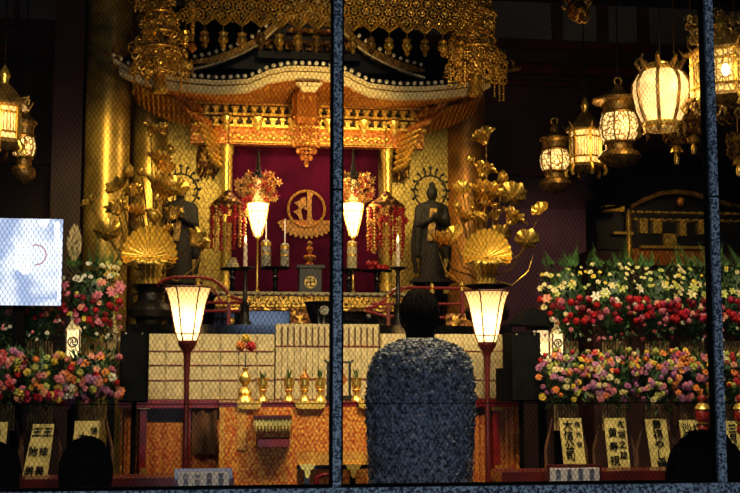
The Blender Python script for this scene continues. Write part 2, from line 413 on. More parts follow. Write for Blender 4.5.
for s_ in (-1, 1):
    b = MB()                                                 # stepped corner bracket arms
    for i in range(6):
        o_ = s_*(98+i*1.5-0); z_ = zz(132+i*6.2, YBk)
        pts = [(sx(s_*(92-i*.6)), YBk+.1, z_-.02), (sx(s_*(101-i*.8)), YBk-.02, z_), (sx(s_*(112-i*2.4)), YBk-.10, z_+.035)]
        b.tube(pts, [.02, .022, .013], 8)
    W(b, 'corner_bracket', 'gold', shr)
    b = MB()                                                 # dragon-nosed beam ends and sloping eave corner
    for (o0, p0, o1, p1) in ((106, 114, 132, 106), (100, 126, 126, 118), (118, 104, 150, 96)):
        b.tube([(sx(s_*o0), YBk, zz(p0, YBk)), (sx(s_*(o0+o1)/2), YBk-.12, zz((p0+p1)/2+1.5, YBk)), (sx(s_*o1), YBk-.25, zz(p1, YBk)), (sx(s_*(o1+4)), YBk-.27, zz(p1-4, YBk))], [.03, .034, .026, .012], 10)
    W(b, 'beam_end', 'gold_orange', shr)
    b = MB(); Yc = 9.15
    def wing(u, v, s_=s_): return (sx(s_*(112+62*u)), Yc+.35*v, zz(104-16*u*u+18*v*(1-u*.45), Yc))
    b.surf(wing, 14, 8); W(b, 'corner_soffit', 'gold_orange', shr)
    b = MB()
    for i in range(12):
        u = .06+i*.08; b.tube([Vector(wing(u, v))-Vector((0, .004, .004)) for v in (0, .5, 1)], .008, 6)
    W(b, 'corner_rafters', 'gold', shr)
    b = MB()                                                 # gilded upright of the shrine front
    px_ = sx(s_*82); zt_, zb_ = zz(143, 9.55), zz(288, 9.2)
    b.lathe([(.062, zb_), (.062, zb_+.05), (.043, zb_+.07), (.043, zb_+.52), (.05, zb_+.53), (.05, zb_+.57), (.043, zb_+.58), (.043, zt_-.12), (.052, zt_-.10), (.052, zt_-.05), (.064, zt_-.03), (.064, zt_)], (px_, 9.55, 0), 24)
    W(b, 'pillar_gilt', 'gold_bright', shr)
    b = MB(); b.box((sx(s_*119), 10.02, zz(197, 10.02)), (80*KS, .06, 205*KS)); W(b, 'wing_panel', 'gold_leaf', shr, False)
    b = MB()
    for i in range(7): b.tube([(sx(s_*(90+i*3)), 9.9, zz(150-i, 9.9)), (sx(s_*(92+i*3)), 9.88, zz(162+4*(i % 3), 9.9)), (sx(s_*(94+i*3)), 9.9, zz(176+5*(i % 2), 9.9))], [.02, .028, .008], 8)
    W(b, 'corner_carving', 'gold_carved', shr)
W(MB().box((SX, 9.85, zz(210, 9.85)), (168*KS, .05, 160*KS)), 'inner_panel', 'gold_dark', shr, False)
# eave corner finials
for s_ in (-1, 1):
    b = MB(); e = Vector((sx(s_*196), YE, zE(196, -2)))
    b.tube([e+Vector((-s_*.12, 0, -.02)), e+Vector((-s_*.04, 0, -.005)), e, e+Vector((s_*.015, 0, .02))], [.02, .02, .016, .005], 8)
    b.tube([e+Vector((-s_*.05, 0, .01)), e+Vector((-s_*.05, 0, .05)), e+Vector((-s_*.08, 0, .07))], [.012, .009, .003], 6)
    W(b, 'eave_finial', 'gold_dark', shr)

# curtain
cx0, cx1, cz0, cz1 = sx(-79), sx(75), zz(292, 9.64), zz(142, 9.64)
cur = thing('altar_curtain', 'dark red curtain with a gold seed syllable in a ring, hung in the shrine', 'curtain', (SX, 9.66, cz0))
def curt(u, v):
    x = cx0+(cx1-cx0)*u; z = cz1+(cz0-cz1)*v
    edge = min(1, abs(u-.5)*2)**2
    return (x, 9.66+.012*sin(u*40)*edge+.004*sin(u*17+v*3), z)
b = MB(); b.surf(curt, 90, 12)
W(b, 'cloth', 'curtain', cur)
b = MB(); b.surf(lambda u, v: Vector(curt(u, v*.028))+Vector((0, -.012, 0)), 60, 2); W(b, 'top_band', 'curtain', cur)
YM = 9.635
def ept(x, y): return (at(270+x/7.04, 180+y/7.04, YM).x, at(270+x/7.04, 180+y/7.04, YM).z)
ec = at(306.5, 209, YM); er = 18.2*kk(306, 209, YM)
W(MB().torus((ec.x, YM, ec.z), er, .0115, 48, 6), 'emblem_ring', 'emblem_gold', cur)
b = MB()
bar = [(262, 90), (280, 84), (306, 92), (293, 130), (292, 200), (294, 262), (312, 316), (272, 312), (258, 282), (264, 230), (262, 150)]
lef = [(172, 158), (205, 146), (222, 126), (250, 122), (258, 178), (240, 190), (218, 206), (222, 238), (240, 300), (208, 276), (192, 244), (164, 222), (186, 214), (206, 200), (192, 178)]
for pl in (bar, lef): b.prism([ept(*p) for p in pl][::-1], YM-.006, YM+.004)
b.prism([ept(*p) for p in ((240, 190), (264, 190), (264, 212), (240, 206))][::-1], YM-.006, YM+.004)
W(b, 'seed_syllable', 'emblem_gold', cur, False)
b = MB(); kq = kk(306, 230, YM)
for row, (rr, n) in enumerate(((25, 15), (21, 13), (16, 11))):
    for i in range(n):
        t = pi*1.06+pi*.88*i/(n-1); t = pi+ (t-pi)
        px_, pz_ = ec.x+cos(t)*rr*kq*.98, ec.z-er*.62+sin(t)*rr*.55*kq
        a = t; p = []
        for j in range(9):
            w_ = -1+2*j/8; p.append((px_+cos(a)*(1-w_*w_)*5*kq - sin(a)*w_*2.6*kq, pz_+sin(a)*(1-w_*w_)*5*kq+cos(a)*w_*2.6*kq))
        b.prism(p[::-1], YM+.002-.002*row, YM+.006)
q = [(ec.x+cos(pi+pi*i/14)*24*kq, ec.z-er*.62+sin(pi+pi*i/14)*13*kq) for i in range(15)]
W(b, 'lotus_pedestal', 'emblem_gold', cur, False)
W(MB().prism(q[::-1] if False else q, YM+.005, YM+.008), 'pedestal_ground', 'gold_orange', cur, False)

# altar steps
Z1 = at(309, 325, 7.95).z; Z2 = at(309, 294, 8.75).z
alt = thing('altar_platform', 'two-step black lacquer altar platform with a gold carved frieze', 'altar', (SX, 8.7, FLOOR))
xa, xb = at(126, 330, 7.95).x, at(512, 330, 7.95).x
W(MB().box(((xa+xb)/2, 8.85, (FLOOR+Z1)/2), (xb-xa, 1.8, Z1-FLOOR)), 'lower_step', 'black_lacquer', alt, False)
xc, xd = at(214, 300, 8.75).x, at(404, 300, 8.75).x
W(MB().box(((xc+xd)/2, 9.25, (Z1+Z2)/2-.001), (xd-xc, 1.0, Z2-Z1)), 'upper_step', 'black_lacquer', alt, False)
zf = at(309, 311, 8.73).z
W(MB().box(((xc+xd)/2, 8.72, (zf+Z2)/2), (xd-xc-.02, .05, Z2-zf)), 'frieze', 'gold_carved', alt, False)
b = MB(); n = 44
for i in range(n):
    x = xc+.04+(xd-xc-.08)*i/(n-1)
    b.torus((x, 8.69, (zf+Z2)/2+.012*(i % 2)), .026+.008*(i % 3 == 0), .009, 10, 5); b.ball((x+.01, 8.69, zf+.03), (.016, .01, .012), 6, 4)
W(b, 'frieze_carving', 'gold', alt)
W(MB().box(((xc+xd)/2, 8.71, Z2-.006), (xd-xc+.03, .1, .022)), 'top_edge', 'dark_red', alt, False)
b = MB()
for i in range(26):
    x = xc+.02+(xd-xc-.04)*i/25; b.prism([(x-.028, Z2+.008), (x+.028, Z2+.008), (x+.022, Z2-.006), (x, Z2-.016), (x-.022, Z2-.006)][::-1], 8.652, 8.656)
W(b, 'lace_edge', 'paper', alt, False)
for (px, py, r_) in ((231, 321, 4), (386, 315, 3.6), (369, 316, 2.6)):
    p = at(px, py, 8.64); W(MB().lathe([(.001, 0), (r_*.0073, .004), (r_*.0073, .02), (r_*.005, .03), (.001, .034)], (0, 0, 0), 16).__class__().ball((p.x, 8.66, p.z), (r_*.0073, .02, r_*.0073), 14, 8), 'gold_boss', 'gold_bright' if px != 369 else 'silver_gray', alt)
p = at(456, 320, 8.1); W(MB().box((p.x, 8.12, p.z), (20*kk(456, 320, 8.1), .03, 13*kk(456, 320, 8.1))), 'gilt_plaque', 'gold_carved', alt, False)
p = at(309, 318, 8.69); W(MB().box((p.x, 8.71, at(309, 317, 8.7).z), (34*KS, .04, 12*KS)), 'frieze_drop', 'gold_carved', alt, False)

# balustrades
def rail(name, label, paths, posts, Y=8.16):
    t = thing(name, label, 'balustrade', (at(paths[0][0][0], 300, Y).x, Y, Z1))
    for pth in paths:
        w_ = pth[0][2] if len(pth[0]) > 2 else 3.4
        W(MB().tube([at(p[0], p[1], Y) for p in pth], w_/2*kk(300, 300, Y), 8), 'handrail', 'red_lacquer', t)
    for (px, py) in posts:
        p = at(px, py, Y); po = W(MB().box((p.x, Y, (p.z+Z1)/2), (.024, .024, p.z-Z1)), 'post', 'red_lacquer', t, False)
        g = MB().lathe([(.001, .05), (.012, .035), (.016, .02), (.009, .008), (.018, 0), (.018, -.02), (.013, -.022)], (p.x, Y, p.z), 12); W(g, 'post_cap', 'gold_bright', t)
    return t
rail('balustrade', 'curved red lacquer balustrade behind the left floor lamp', [[(157, 286), (163, 280), (175, 277), (200, 277), (214, 280), (224, 288), (231, 297), (243, 300)], [(196, 303), (220, 302.5), (246, 302.5)], [(196, 311), (220, 311), (243, 311)], [(163, 288, 2), (190, 286), (214, 290), (222, 302)]],
     [(198, 284), (229, 299)])
rail('balustrade', 'red lacquer balustrade of three rails behind the head of the shaggy coat wearer', [[(396, 296), (402, 289), (408, 287.5), (463, 288.5)], [(372, 304, 3), (463, 304, 3)], [(366, 311), (385, 316), (463, 318, 3.4)], [(366, 308), (376, 306), (386, 299), (394, 290), (402, 288)]],
     [(462, 288), (432, 290), (388, 300)])
for px in (379,):
    pass

# ------------------------------------------------------------------ small altar objects
def lathe_thing(name, label, cat, prof, c, m, n=20, group=None, **kw):
    o = MB().lathe(prof, (0, 0, 0), n, **kw).build(name, m, None, loc=c); tag(o, label, cat, group); return o
def P_on(px, Y, Z): v = at(px, 300, Y); return Vector((v.x, Y, Z))
# pole lamps
def altar_lamp(px, label):
    Y = 8.95; base = P_on(px, Y, Z2); k = kk(px, 220, Y); zl = lambda py: at(px, py, Y).z-Z2
    t = thing('altar_lamp', label, 'lamp', base, 'lit altar lamps before the curtain')
    MB().lathe([(.05, 0), (.05, .012), (.02, .03), (.008, .05), (.007, zl(240)), (.02, zl(238)), (.012, zl(236))], n=14).build('pole', 'gold_bright', t)
    MB().lathe([(.02, zl(236)), (.034, zl(231)), (.056, zl(220)), (.074, zl(206)), (.076, zl(204)), (.066, zl(204))], n=20).build('lamp_bowl', 'altar_lamp_glass', t)
    b = MB()
    for i in range(8):
        a = 2*pi*i/8; b.tube([(cos(a)*.03, sin(a)*.03, zl(236)), (cos(a)*.066, sin(a)*.066, zl(218)), (cos(a)*.083, sin(a)*.083, zl(203))], .004, 5)
    b.torus((0, 0, zl(203)), .084, .008, 20, 6, 'z'); b.torus((0, 0, zl(212)), .074, .004, 20, 5, 'z'); b.build('cage', 'gold', t)
    b = MB()
    b.lathe([(.05, zl(203)), (.03, zl(196)), (.024, zl(186)), (.03, zl(182)), (.001, zl(176))], n=14); b.build('neck', 'lantern_paper', t)
    for s_ in (-1, 1):
        for nm, mm, nn_ in (('leaf_spray', 'bead_gold', 26), ('red_leaf_spray', 'bead_red', 15), ('dark_leaf_spray', 'gold_dark', 15)):
            b = MB()
            for j in range(nn_):
                a = R.uniform(0, 6.28); rr = sqrt(R.random()); cx_ = s_*(11+10.5*rr*cos(a))*k; cz_ = zl(189)+15*rr*sin(a)*k+s_*cx_*.12; y_ = R.uniform(-.09, .05); s2 = R.uniform(.014, .028); tw = R.uniform(0, 6)
                for m_ in range(5):
                    aa = tw+2*pi*m_/5; b.face([(cx_, y_-.012, cz_), (cx_+cos(aa-.4)*s2*.7, y_, cz_+sin(aa-.4)*s2*.7), (cx_+cos(aa)*s2*1.3, y_-.02, cz_+sin(aa)*s2*1.3), (cx_+cos(aa+.4)*s2*.7, y_, cz_+sin(aa+.4)*s2*.7)])
                b.tube([(s_*.01, 0, zl(202)), (cx_*.7, y_*.5, cz_-.01), (cx_, y_-.01, cz_)], .002, 4)
            b.build(nm, mm, t)
    b = MB(); 
    for j in range(16):
        a = 2*pi*R.random(); rr = R.uniform(.0, .07); b.ball((cos(a)*rr, sin(a)*rr*.6, zl(182)+R.uniform(-.02, .07)), R.uniform(.012, .022), 7, 5)
    b.lathe([(.05, zl(178)), (.02, zl(170)), (.012, zl(160)), (.004, zl(148))], n=10); b.build('crown', 'bronze', t)
    lt = bpy.data.lights.new('altar_lamp_light', 'POINT'); lt.energy = 3.2; lt.color = (1, .66, .3); lt.shadow_soft_size = .06
    lo = bpy.data.objects.new('altar_lamp_light', lt); C.objects.link(lo); lo.location = base+Vector((0, -.16, zl(214)))
altar_lamp(257, 'lit gold altar lamp left of the curtain emblem, on a slim pole')
altar_lamp(353, 'lit gold altar lamp right of the curtain emblem, on a slim pole')
# bead canopies
def bead_canopy(px, x0, x1, py0, py1, label):
    Y = 8.86; k = kk(px, 220, Y); top = at(px, py0, Y); t = thing('bead_canopy', label, 'hanging ornament', top, 'bead canopies beside the curtain')
    rx = (x1-x0)/2*k; ry = .10
    b = MB().lathe([(rx*.15, .11), (rx*.35, .075), (rx*.8, .03), (rx*1.02, .0), (rx*1.0, -.02), (rx*.9, -.02)], n=18, sy=ry/rx, wob=.05, wk=9); b.build('canopy_top', 'gold_carved', t)
    zt_ = zz(118, Y)-top.z; MB().tube([(0, 0, .09), (0, 0, zt_)], .004, 6).build('hanging_cord', 'gold_dark', t)
    for i in range(16):
        a = 2*pi*i/16; L_ = (py1-py0)*k*R.uniform(.75, 1.0); b = MB(); m_ = int(L_/.026)
        for j in range(m_): b.ball((cos(a)*rx, sin(a)*ry, -.025-j*.026), .0115 if j % 4 else .017, 7, 5)
        b.build('bead_string', 'bead_red' if i % 2 else 'bead_gold', t)
    for i in range(10):
        a = 2*pi*R.random(); b = MB()
        c_ = Vector((cos(a)*rx*1.05, sin(a)*ry-.02, -R.uniform(.02, .16)))
        for m_ in range(6): aa = 2*pi*m_/6; b.ball(c_+Vector((cos(aa)*.018, -.004, sin(aa)*.018)), (.013, .006, .013), 6, 4)
        b.ball(c_+Vector((0, -.01, 0)), .009, 6, 4); b.build('bead_rosette', 'bead_red' if i % 3 else 'bead_gold', t)
bead_canopy(228, 212, 246, 205, 256, 'red and gold bead canopy hanging left of the curtain')
bead_canopy(386, 368, 404, 206, 262, 'red and gold bead canopy hanging right of the curtain')
# footed tray stands on the upper step
def tray_stand(px, w, py, label):
    Y = 8.95; base = P_on(px, Y, Z2); k = kk(px, 270, Y); h = at(px, py, Y).z-Z2; t = thing('tray_stand', label, 'stand', base, 'black footed trays on the altar')
    MB().lathe([(.055, 0), (.05, .015), (.022, .03), (.016, h*.5), (.026, h*.6), (.016, h*.75), (.03, h-.012)], n=16).build('foot', 'black_lacquer', t)
    MB().lathe([(w/2*k*.9, h-.012), (w/2*k, h-.006), (w/2*k, h+.006), (w/2*k*.93, h+.004), (.001, h+.002)], n=28).build('tray', 'black_lacquer', t)
    return base+Vector((0, 0, h+.004))
def can(px, Zb, w, py_top, label, m='silver_gray', stick=None):
    Y = 8.95; c = P_on(px, Y, Zb); k = kk(px, 250, Y); h = at(px, py_top, Y).z-Zb; r = w/2*k
    t = thing('offering_tin', label, 'offering', c, 'wrapped cylinder offerings on footed trays')
    MB().lathe([(r*.9, 0), (r, .01), (r, h-.02), (r*.92, h-.01), (r*.5, h), (.001, h)], n=20).build('body', m, t)
    MB().lathe([(r*1.04, h-.045), (r*1.04, h-.02)], n=20).build('upper_band', 'gold', t)
    MB().lathe([(r*1.03, h*.45), (r*1.03, h*.52)], n=20).build('middle_band', 'gold', t)
    if stick:
        zt_ = at(px, stick, Y).z-Zb; MB().tube([(0, 0, h-.01), (0, 0, zt_)], .005, 6).build('stick', 'paper_white', t)
zt1 = tray_stand(275, 30, 268, 'black footed tray carrying two patterned cylinders')
can(265.5, zt1.z, 10, 240, 'grey patterned cylinder with a white stick, nearer the left altar lamp', stick=221)
can(284.5, zt1.z, 8.4, 243, 'slim pale patterned cylinder with a white stick, nearer the black box', stick=219)
zt2 = tray_stand(349, 26, 270, 'black footed tray under the right altar lamp')
can(352, zt2.z, 10, 241, 'pale gold cylinder standing alone under the right altar lamp', 'paper', None)
zt3 = tray_stand(232, 24, 269, 'black footed tray piled with pale offerings left of the candle')
b = MB(); 
for i in range(4): b.lathe([(.05-.008*i, i*.02), (.056-.008*i, i*.02+.01), (.05-.008*i, i*.02+.02)], n=16)
tag(b.build('rice_cake_stack', 'paper', None, loc=zt3), 'small tapering stack of pale offerings on the footed tray left of the candle', 'offering')
zt4 = tray_stand(377, 30, 271, 'black footed tray holding red offerings right of the curtain')
b = MB()
for i in range(9): b.ball((R.uniform(-.07, .07), R.uniform(-.04, .04), .02+.03*(i > 5)), .024, 8, 6)
tag(b.build('red_offering_heap', 'bead_red', None, loc=zt4), 'heap of small red offerings on the footed tray beside the right candle', 'offering'); bpy.data.objects['red_offering_heap']['kind'] = 'stuff'
# black box with a manji
bxp = P_on(309.5, 8.85, Z2); k = kk(309, 280, 8.85); H = at(309, 266, 8.85).z-Z2
t = thing('sutra_box', 'dark box with a yellow round swastika crest at the altar centre', 'box', bxp)
MB().box((0, 0, H*.46), (22*k, .15, H*.92)).build('body', 'dark_green_box', t, False)
MB().box((0, 0, H*.95), (27*k, .19, H*.10)).build('lid', 'dark_green_box', t, False)
b = MB(); cr = 6.2*k; cz = at(309.5, 283, 8.85).z-Z2
b.prism([(cos(a)*cr, cz+sin(a)*cr) for a in [2*pi*i/28 for i in range(28)]], -.082, -.07); cst = b.build('crest', 'gilt_paint', t, False)
b = MB(); u = cr*.62; w_ = cr*.17
def bar_(x0, z0, x1, z1): b.box(((x0+x1)/2, -.084, cz+(z0+z1)/2), (abs(x1-x0)+w_, .006, abs(z1-z0)+w_))
bar_(-u, 0, u, 0); bar_(0, -u, 0, u); bar_(-u, 0, -u, -u); bar_(u, 0, u, u); bar_(-u, u, 0, u); bar_(0, -u, u, -u)
b.build('crest_mark', 'dark_green_box', t, False)
t = thing('reliquary_finial', 'small gold reliquary with ball finial on top of the black crest box', 'reliquary', bxp+Vector((0, 0, H)))
MB().lathe([(.03, 0), (.034, .012), (.02, .022), (.016, .035), (.04, .05), (.05, .068), (.04, .078), (.012, .085), (.012, .10), (.022, .112), (.026, .125), (.018, .14), (.006, .15)], n=18, wob=.04, wk=8).build('body', 'gold_orange', t)
MB().ball((0, 0, .168), .02, 12, 8).build('jewel', 'gold_dark', t)
# big bowl on lower step
bp_ = P_on(323, 8.2, Z1); k = kk(323, 310, 8.2); h = at(323, 302, 8.2).z-Z1
t = thing('incense_bowl', 'black flared incense bowl with a grey crest behind the steel post', 'bowl', bp_)
MB().lathe([(11*k, 0), (12*k, .02), (15*k, h*.5), (17.5*k, h*.9), (19.5*k, h), (18*k, h), (14*k, h*.5), (.001, h*.3)], n=28, sy=.7).build('body', 'black_lacquer', t)
b = MB(); cz = at(323, 311, 8.2).z-Z1
for i in range(8): a = 2*pi*i/8; b.ball((cos(a)*3.2*k, -.0735-.02, cz+sin(a)*3.2*k), (2*k, .008, 2*k), 8, 5)
b.ball((0, -.095, cz), (2*k, .012, 2*k), 8, 5); b.build('crest', 'silver_gray', t)
# candle stands
def candle_stand(px, Y, py_dish, py_top, label, l2, pyb=330):
    base = P_on(px, Y, Z1); k = kk(px, 270, Y); h = at(px, py_dish, Y).z-Z1
    t = thing('candle_stand', label, 'candle stand', base, 'black candle stands with lit candles')
    MB().lathe([(.05, 0), (.048, .02), (.03, .04), (.028, h*.32), (.036, h*.36), (.016, h*.42), (.013, h*.9), (.02, h*.96)], n=16).build('stem', 'bronze', t)
    MB().lathe([(.015, h*.95), (.05, h*.985), (.062, h), (.058, h+.006), (.001, h*.985)], n=22).build('dish', 'bronze', t)
    cz = at(px, py_top, Y).z-Z1
    c = thing('candle', l2, 'candle', base+Vector((0, 0, h-.005)), 'lit white altar candles')
    MB().lathe([(.013, 0), (.014, .01), (.0125, cz-h-.005), (.003, cz-h)], n=12).build('wax', 'candle_wax', c)
    MB().lathe([(.002, cz-h), (.008, cz-h+.018), (.006, cz-h+.034), (.001, cz-h+.055)], n=8).build('flame', 'flame', c)
candle_stand(245, 8.15, 268, 242, 'tall black candle stand left of the curtain', 'lit white candle left of the curtain')
candle_stand(398, 8.15, 268, 242, 'tall black candle stand right of the curtain', 'lit white candle right of the curtain')
# gold dense ornament hanging under the eave centre
oc = at(306, 112, 8.95); t = thing('eave_ornament', 'orange gold openwork ornament hanging under the middle of the eave', 'hanging ornament', oc); k = kk(306, 120, 8.95)
b = MB().lathe([(.02, .22), (9*k, .17), (13*k, .1), (12*k, .0), (14*k, -.06), (10*k, -.10), (.02, -.11)], n=16, wob=.09, wk=8); b.build('crown', 'gold_orange', t)
for i in range(7):
    b = MB(); x = (i-3)*4*k; L_ = .36-.05*abs(i-3)
    for j in range(int(L_/.03)): b.ball((x, -.05+.02*(i % 2), -.05-j*.03), (.016, .01, .014), 7, 5)
    b.ball((x, -.05, -.05-L_), (.02, .012, .026), 7, 5); b.build('pendant_string', 'gold_orange', t)

# ------------------------------------------------------------------ lotus arrangements
def lm(kind):
    b = MB()
    if kind == 'flower':
        for ring, (n, op, L) in enumerate(((8, .95, 1.), (7, .55, 1.0), (5, .25, .85))):
            for i in range(n):
                a = 2*pi*(i+.5*ring)/n
                def pet(u, v, a=a, op=op, L=L):
                    w_ = sin(pi*min(1, v*.93+.05))*.27*L; tt = op*(.35+.65*v); rad = L*(sin(tt)*v); z = L*v*cos(tt)*.8+.10*v*v
                    d = (u-.5)*2; rad -= abs(d)**2*.10*v; z += abs(d)**2*.12*v
                    return (cos(a)*rad-sin(a)*d*w_*1.25, sin(a)*rad+cos(a)*d*w_*1.25, z)
                b.surf(pet, 4, 6)
        b.lathe([(.05, -.06), (.16, .02), (.2, .25), (.16, .34), (.001, .35)], n=10)
    elif kind == 'bud':
        b.lathe([(.04, -.15), (.14, -.08), (.38, .12), (.5, .42), (.42, .8), (.2, 1.08), (.02, 1.22)], n=18, wob=.06, wk=6)
        for i in range(5):
            a = 2*pi*i/5
            b.surf(lambda u, v, a=a: (cos(a)*(.1+.56*sin(v*1.5))-sin(a)*(u-.5)*.6*sin(pi*min(1, v+.08)), sin(a)*(.1+.56*sin(v*1.5))+cos(a)*(u-.5)*.6*sin(pi*min(1, v+.08)), -.1+.8*v*v), 4, 5)
    elif kind == 'leaf':       # round ruffled dish, rim curling
        b.surf(lambda u, v: (cos(2*pi*u)*v*(1+.06*cos(18*pi*u)*v), sin(2*pi*u)*v*(1+.06*cos(18*pi*u)*v), .45*v**2.2+.10*v*cos(14*pi*u)*v), 56, 7)
        b.tube([(0, 0, 0), (0, 0, -.1)], [.08, .06], 8)
    elif kind == 'fan':        # wide fan of radiating ridges standing upright, front towards -y
        def fan(u, v):
            a = radians(-38)+radians(256)*u; r_ = .01+.99*v; rg = .5+.5*cos(u*2*pi*17)
            r2 = r_*(1+.035*cos(u*2*pi*17)*v); x = cos(a)*r2*.90; z = sin(a)*r2*(1.0 if sin(a) > 0 else .5)-.22
            return (x, -.20*v*v+.10*rg*v-.05, z)
        b.surf(fan, 170, 10)
        def lip(u, v):      # folded lower lip
            a = radians(198)+radians(144)*u; r_ = .06+.62*v; return (cos(a)*r_*1.15, -.24*v-.10*sin(v*pi)-.03*cos(u*40)*v, sin(a)*r_*.36-.24)
        b.surf(lip, 40, 7)
    elif kind == 'pod':
        b.lathe([(.1, -.4), (.3, -.3), (.62, .1), (.7, .4), (.62, .55), (.3, .62), (.001, .64)], n=16)
        for i in range(40):
            z = -.3+.9*((i*.618) % 1); a = i*2.4; r_ = .35+.38*min(1, (z+.35)/.5) if z < .5 else .5
            b.ball((cos(a)*r_, sin(a)*r_, z), .13, 6, 4)
    return b.mesh('lotus_'+kind)
LM = {k_: lm(k_) for k_ in ('flower', 'bud', 'leaf', 'fan', 'pod')}
for k_, me in LM.items(): me.materials.append(MATS['gold_bright' if k_ == 'fan' else 'gold'])
LN = {'flower': 'lotus_flower', 'bud': 'lotus_bud', 'leaf': 'lotus_leaf', 'fan': 'fan_leaf', 'pod': 'seed_pod'}
def lotus(px, pyb, items, label, Y=8.25):
    base = at(px, pyb, Y); t = thing('lotus_arrangement', label, 'ornament', base, 'gilded lotus arrangements in urns')
    for it in items:
        kd, x, y, w_ = it[:4]; tilt = it[4] if len(it) > 4 else 0.; dy = it[5] if len(it) > 5 else R.uniform(-.07, .12)
        Yi = Y+dy; p = at(x, y, Yi)-base; s_ = w_*kk(x, y, Yi)/2*(1.12 if kd not in ('flower',) else 1.5)
        if kd == 'bud': s_ *= 1.5
        e = (R.uniform(-.1, .1)+(.75 if kd in ('leaf',) else .45), tilt, R.uniform(0, 6) if kd != 'fan' else R.uniform(-.1, .1))
        if kd == 'fan': e = (0, 0, 0)
        if kd == 'bud': e = (.1, tilt, R.uniform(0, 6))
        put(LN[kd], LM[kd], None, t, loc=p-Vector((0, 0, s_*.35 if kd in ('flower', 'bud') else 0)), rot=Euler(e, 'XYZ'), sc=s_)
        if kd != 'fan':
            q = p*.5+Vector((R.uniform(-.03, .03)+p.x*.12, .05, -.03)); MB().tube([Vector((p.x*.08, .05, .02)), Vector((p.x*.25, .06, p.z*.3)), q, p-Vector((sin(tilt)*s_*.3, 0, s_*.45))], [.010, .008, .006, .005], 6).build('stem', 'gold_dark', t)
    b = MB()
    for i in range(11):
        a = 2*pi*i/11; rr = .075; b.tube([(cos(a)*rr*.8, sin(a)*rr*.5, 0), (cos(a)*rr*.75, sin(a)*rr*.45, .09), (cos(a)*rr*1.05, sin(a)*rr*.6, .2)], [.018, .016, .02], 6)
    b.build('stalk_bundle', 'gold_bright', t)
    for s_ in (-1, 1):
        b = MB(); b.tube([(s_*.03, -.02, .06), (s_*.18, -.04, .02), (s_*.30, -.03, .12), (s_*.34, -.03, .24)], [.004, .004, .004, .002], 6); b.build('curling_tendril', 'gold', t)
    return t
lotus(151, 284, [('fan', 150, 250, 54, 0, -.22), ('pod', 153, 217, 19, 0, -.1), ('flower', 156, 190, 40, 0, -.1), ('flower', 134, 213, 22, -.3), ('flower', 118, 209, 22, -.3), ('flower', 158, 160, 24), ('bud', 128, 172, 13), ('flower', 150, 131, 20, -.2), ('flower', 164, 130, 18, .3),
      ('leaf', 120, 188, 26, -.3), ('leaf', 91, 203, 17, -.3, -.2), ('leaf', 108, 233, 24, -.4, -.15), ('pod', 140, 196, 13), ('leaf', 176, 188, 22, .4), ('flower', 172, 214, 20, .4), ('flower', 192, 238, 26, .9, -.2), ('bud', 186, 186, 9, .5), ('leaf', 137, 232, 20, -.3, .1), ('bud', 142, 172, 10), ('leaf', 168, 172, 18, .4), ('flower', 136, 192, 20, -.2), ('bud', 171, 150, 9, .2), ('flower', 169, 232, 18, .5)],
      'gilded lotus bouquet with a fan leaf, in the black urn beside the left floor lamp')
lotus(486, 288, [('fan', 486, 251, 50, 0, -.22), ('pod', 480, 218, 18, 0, -.1), ('flower', 485, 195, 36, 0, -.1), ('flower', 508, 218, 26, .4), ('flower', 463, 218, 20, -.3), ('flower', 481, 171, 24), ('bud', 502, 178, 12, .1), ('flower', 486, 138, 26), ('leaf', 512, 197, 26, .3), ('leaf', 541, 211, 17, .5, -.2), ('leaf', 527, 242, 22, .5, -.15),
      ('flower', 441, 241, 24, -.6, -.2), ('leaf', 455, 236, 20, -.4), ('flower', 497, 216, 16), ('leaf', 462, 190, 18, -.4), ('bud', 470, 160, 10, -.2), ('pod', 494, 206, 11), ('bud', 458, 206, 9, -.3), ('leaf', 500, 236, 20, .4, .1), ('flower', 472, 204, 18, -.2)],
      'gilded lotus bouquet with a fan leaf, rising behind the right floor lamp')
def urn(px, label, w=42):
    Y = 8.28; base = P_on(px, Y, Z1); k = kk(px, 305, Y); h = at(px, 285, Y).z-Z1
    t = thing('bronze_urn', label, 'urn', base, 'black urns holding the lotus arrangements')
    MB().lathe([(12*k, 0), (13*k, .02), (14*k, .04), (21*k, h*.22), (22.5*k, h*.38), (19*k, h*.52), (12.5*k, h*.62), (12*k, h*.80), (16*k, h*.92), (23*k, h*.985), (22*k, h), (12*k, h*.92), (.001, h*.88)], n=28).build('body', 'bronze', t)
    for s_ in (-1, 1): MB().torus((s_*13*k, 0, h*.66), .035, .008, 14, 6).build('handle', 'bronze', t)
urn(150, 'black bronze urn with flared rim beside the left floor lamp'); urn(487, 'black bronze urn hidden behind the right floor lamp, only its rim showing')

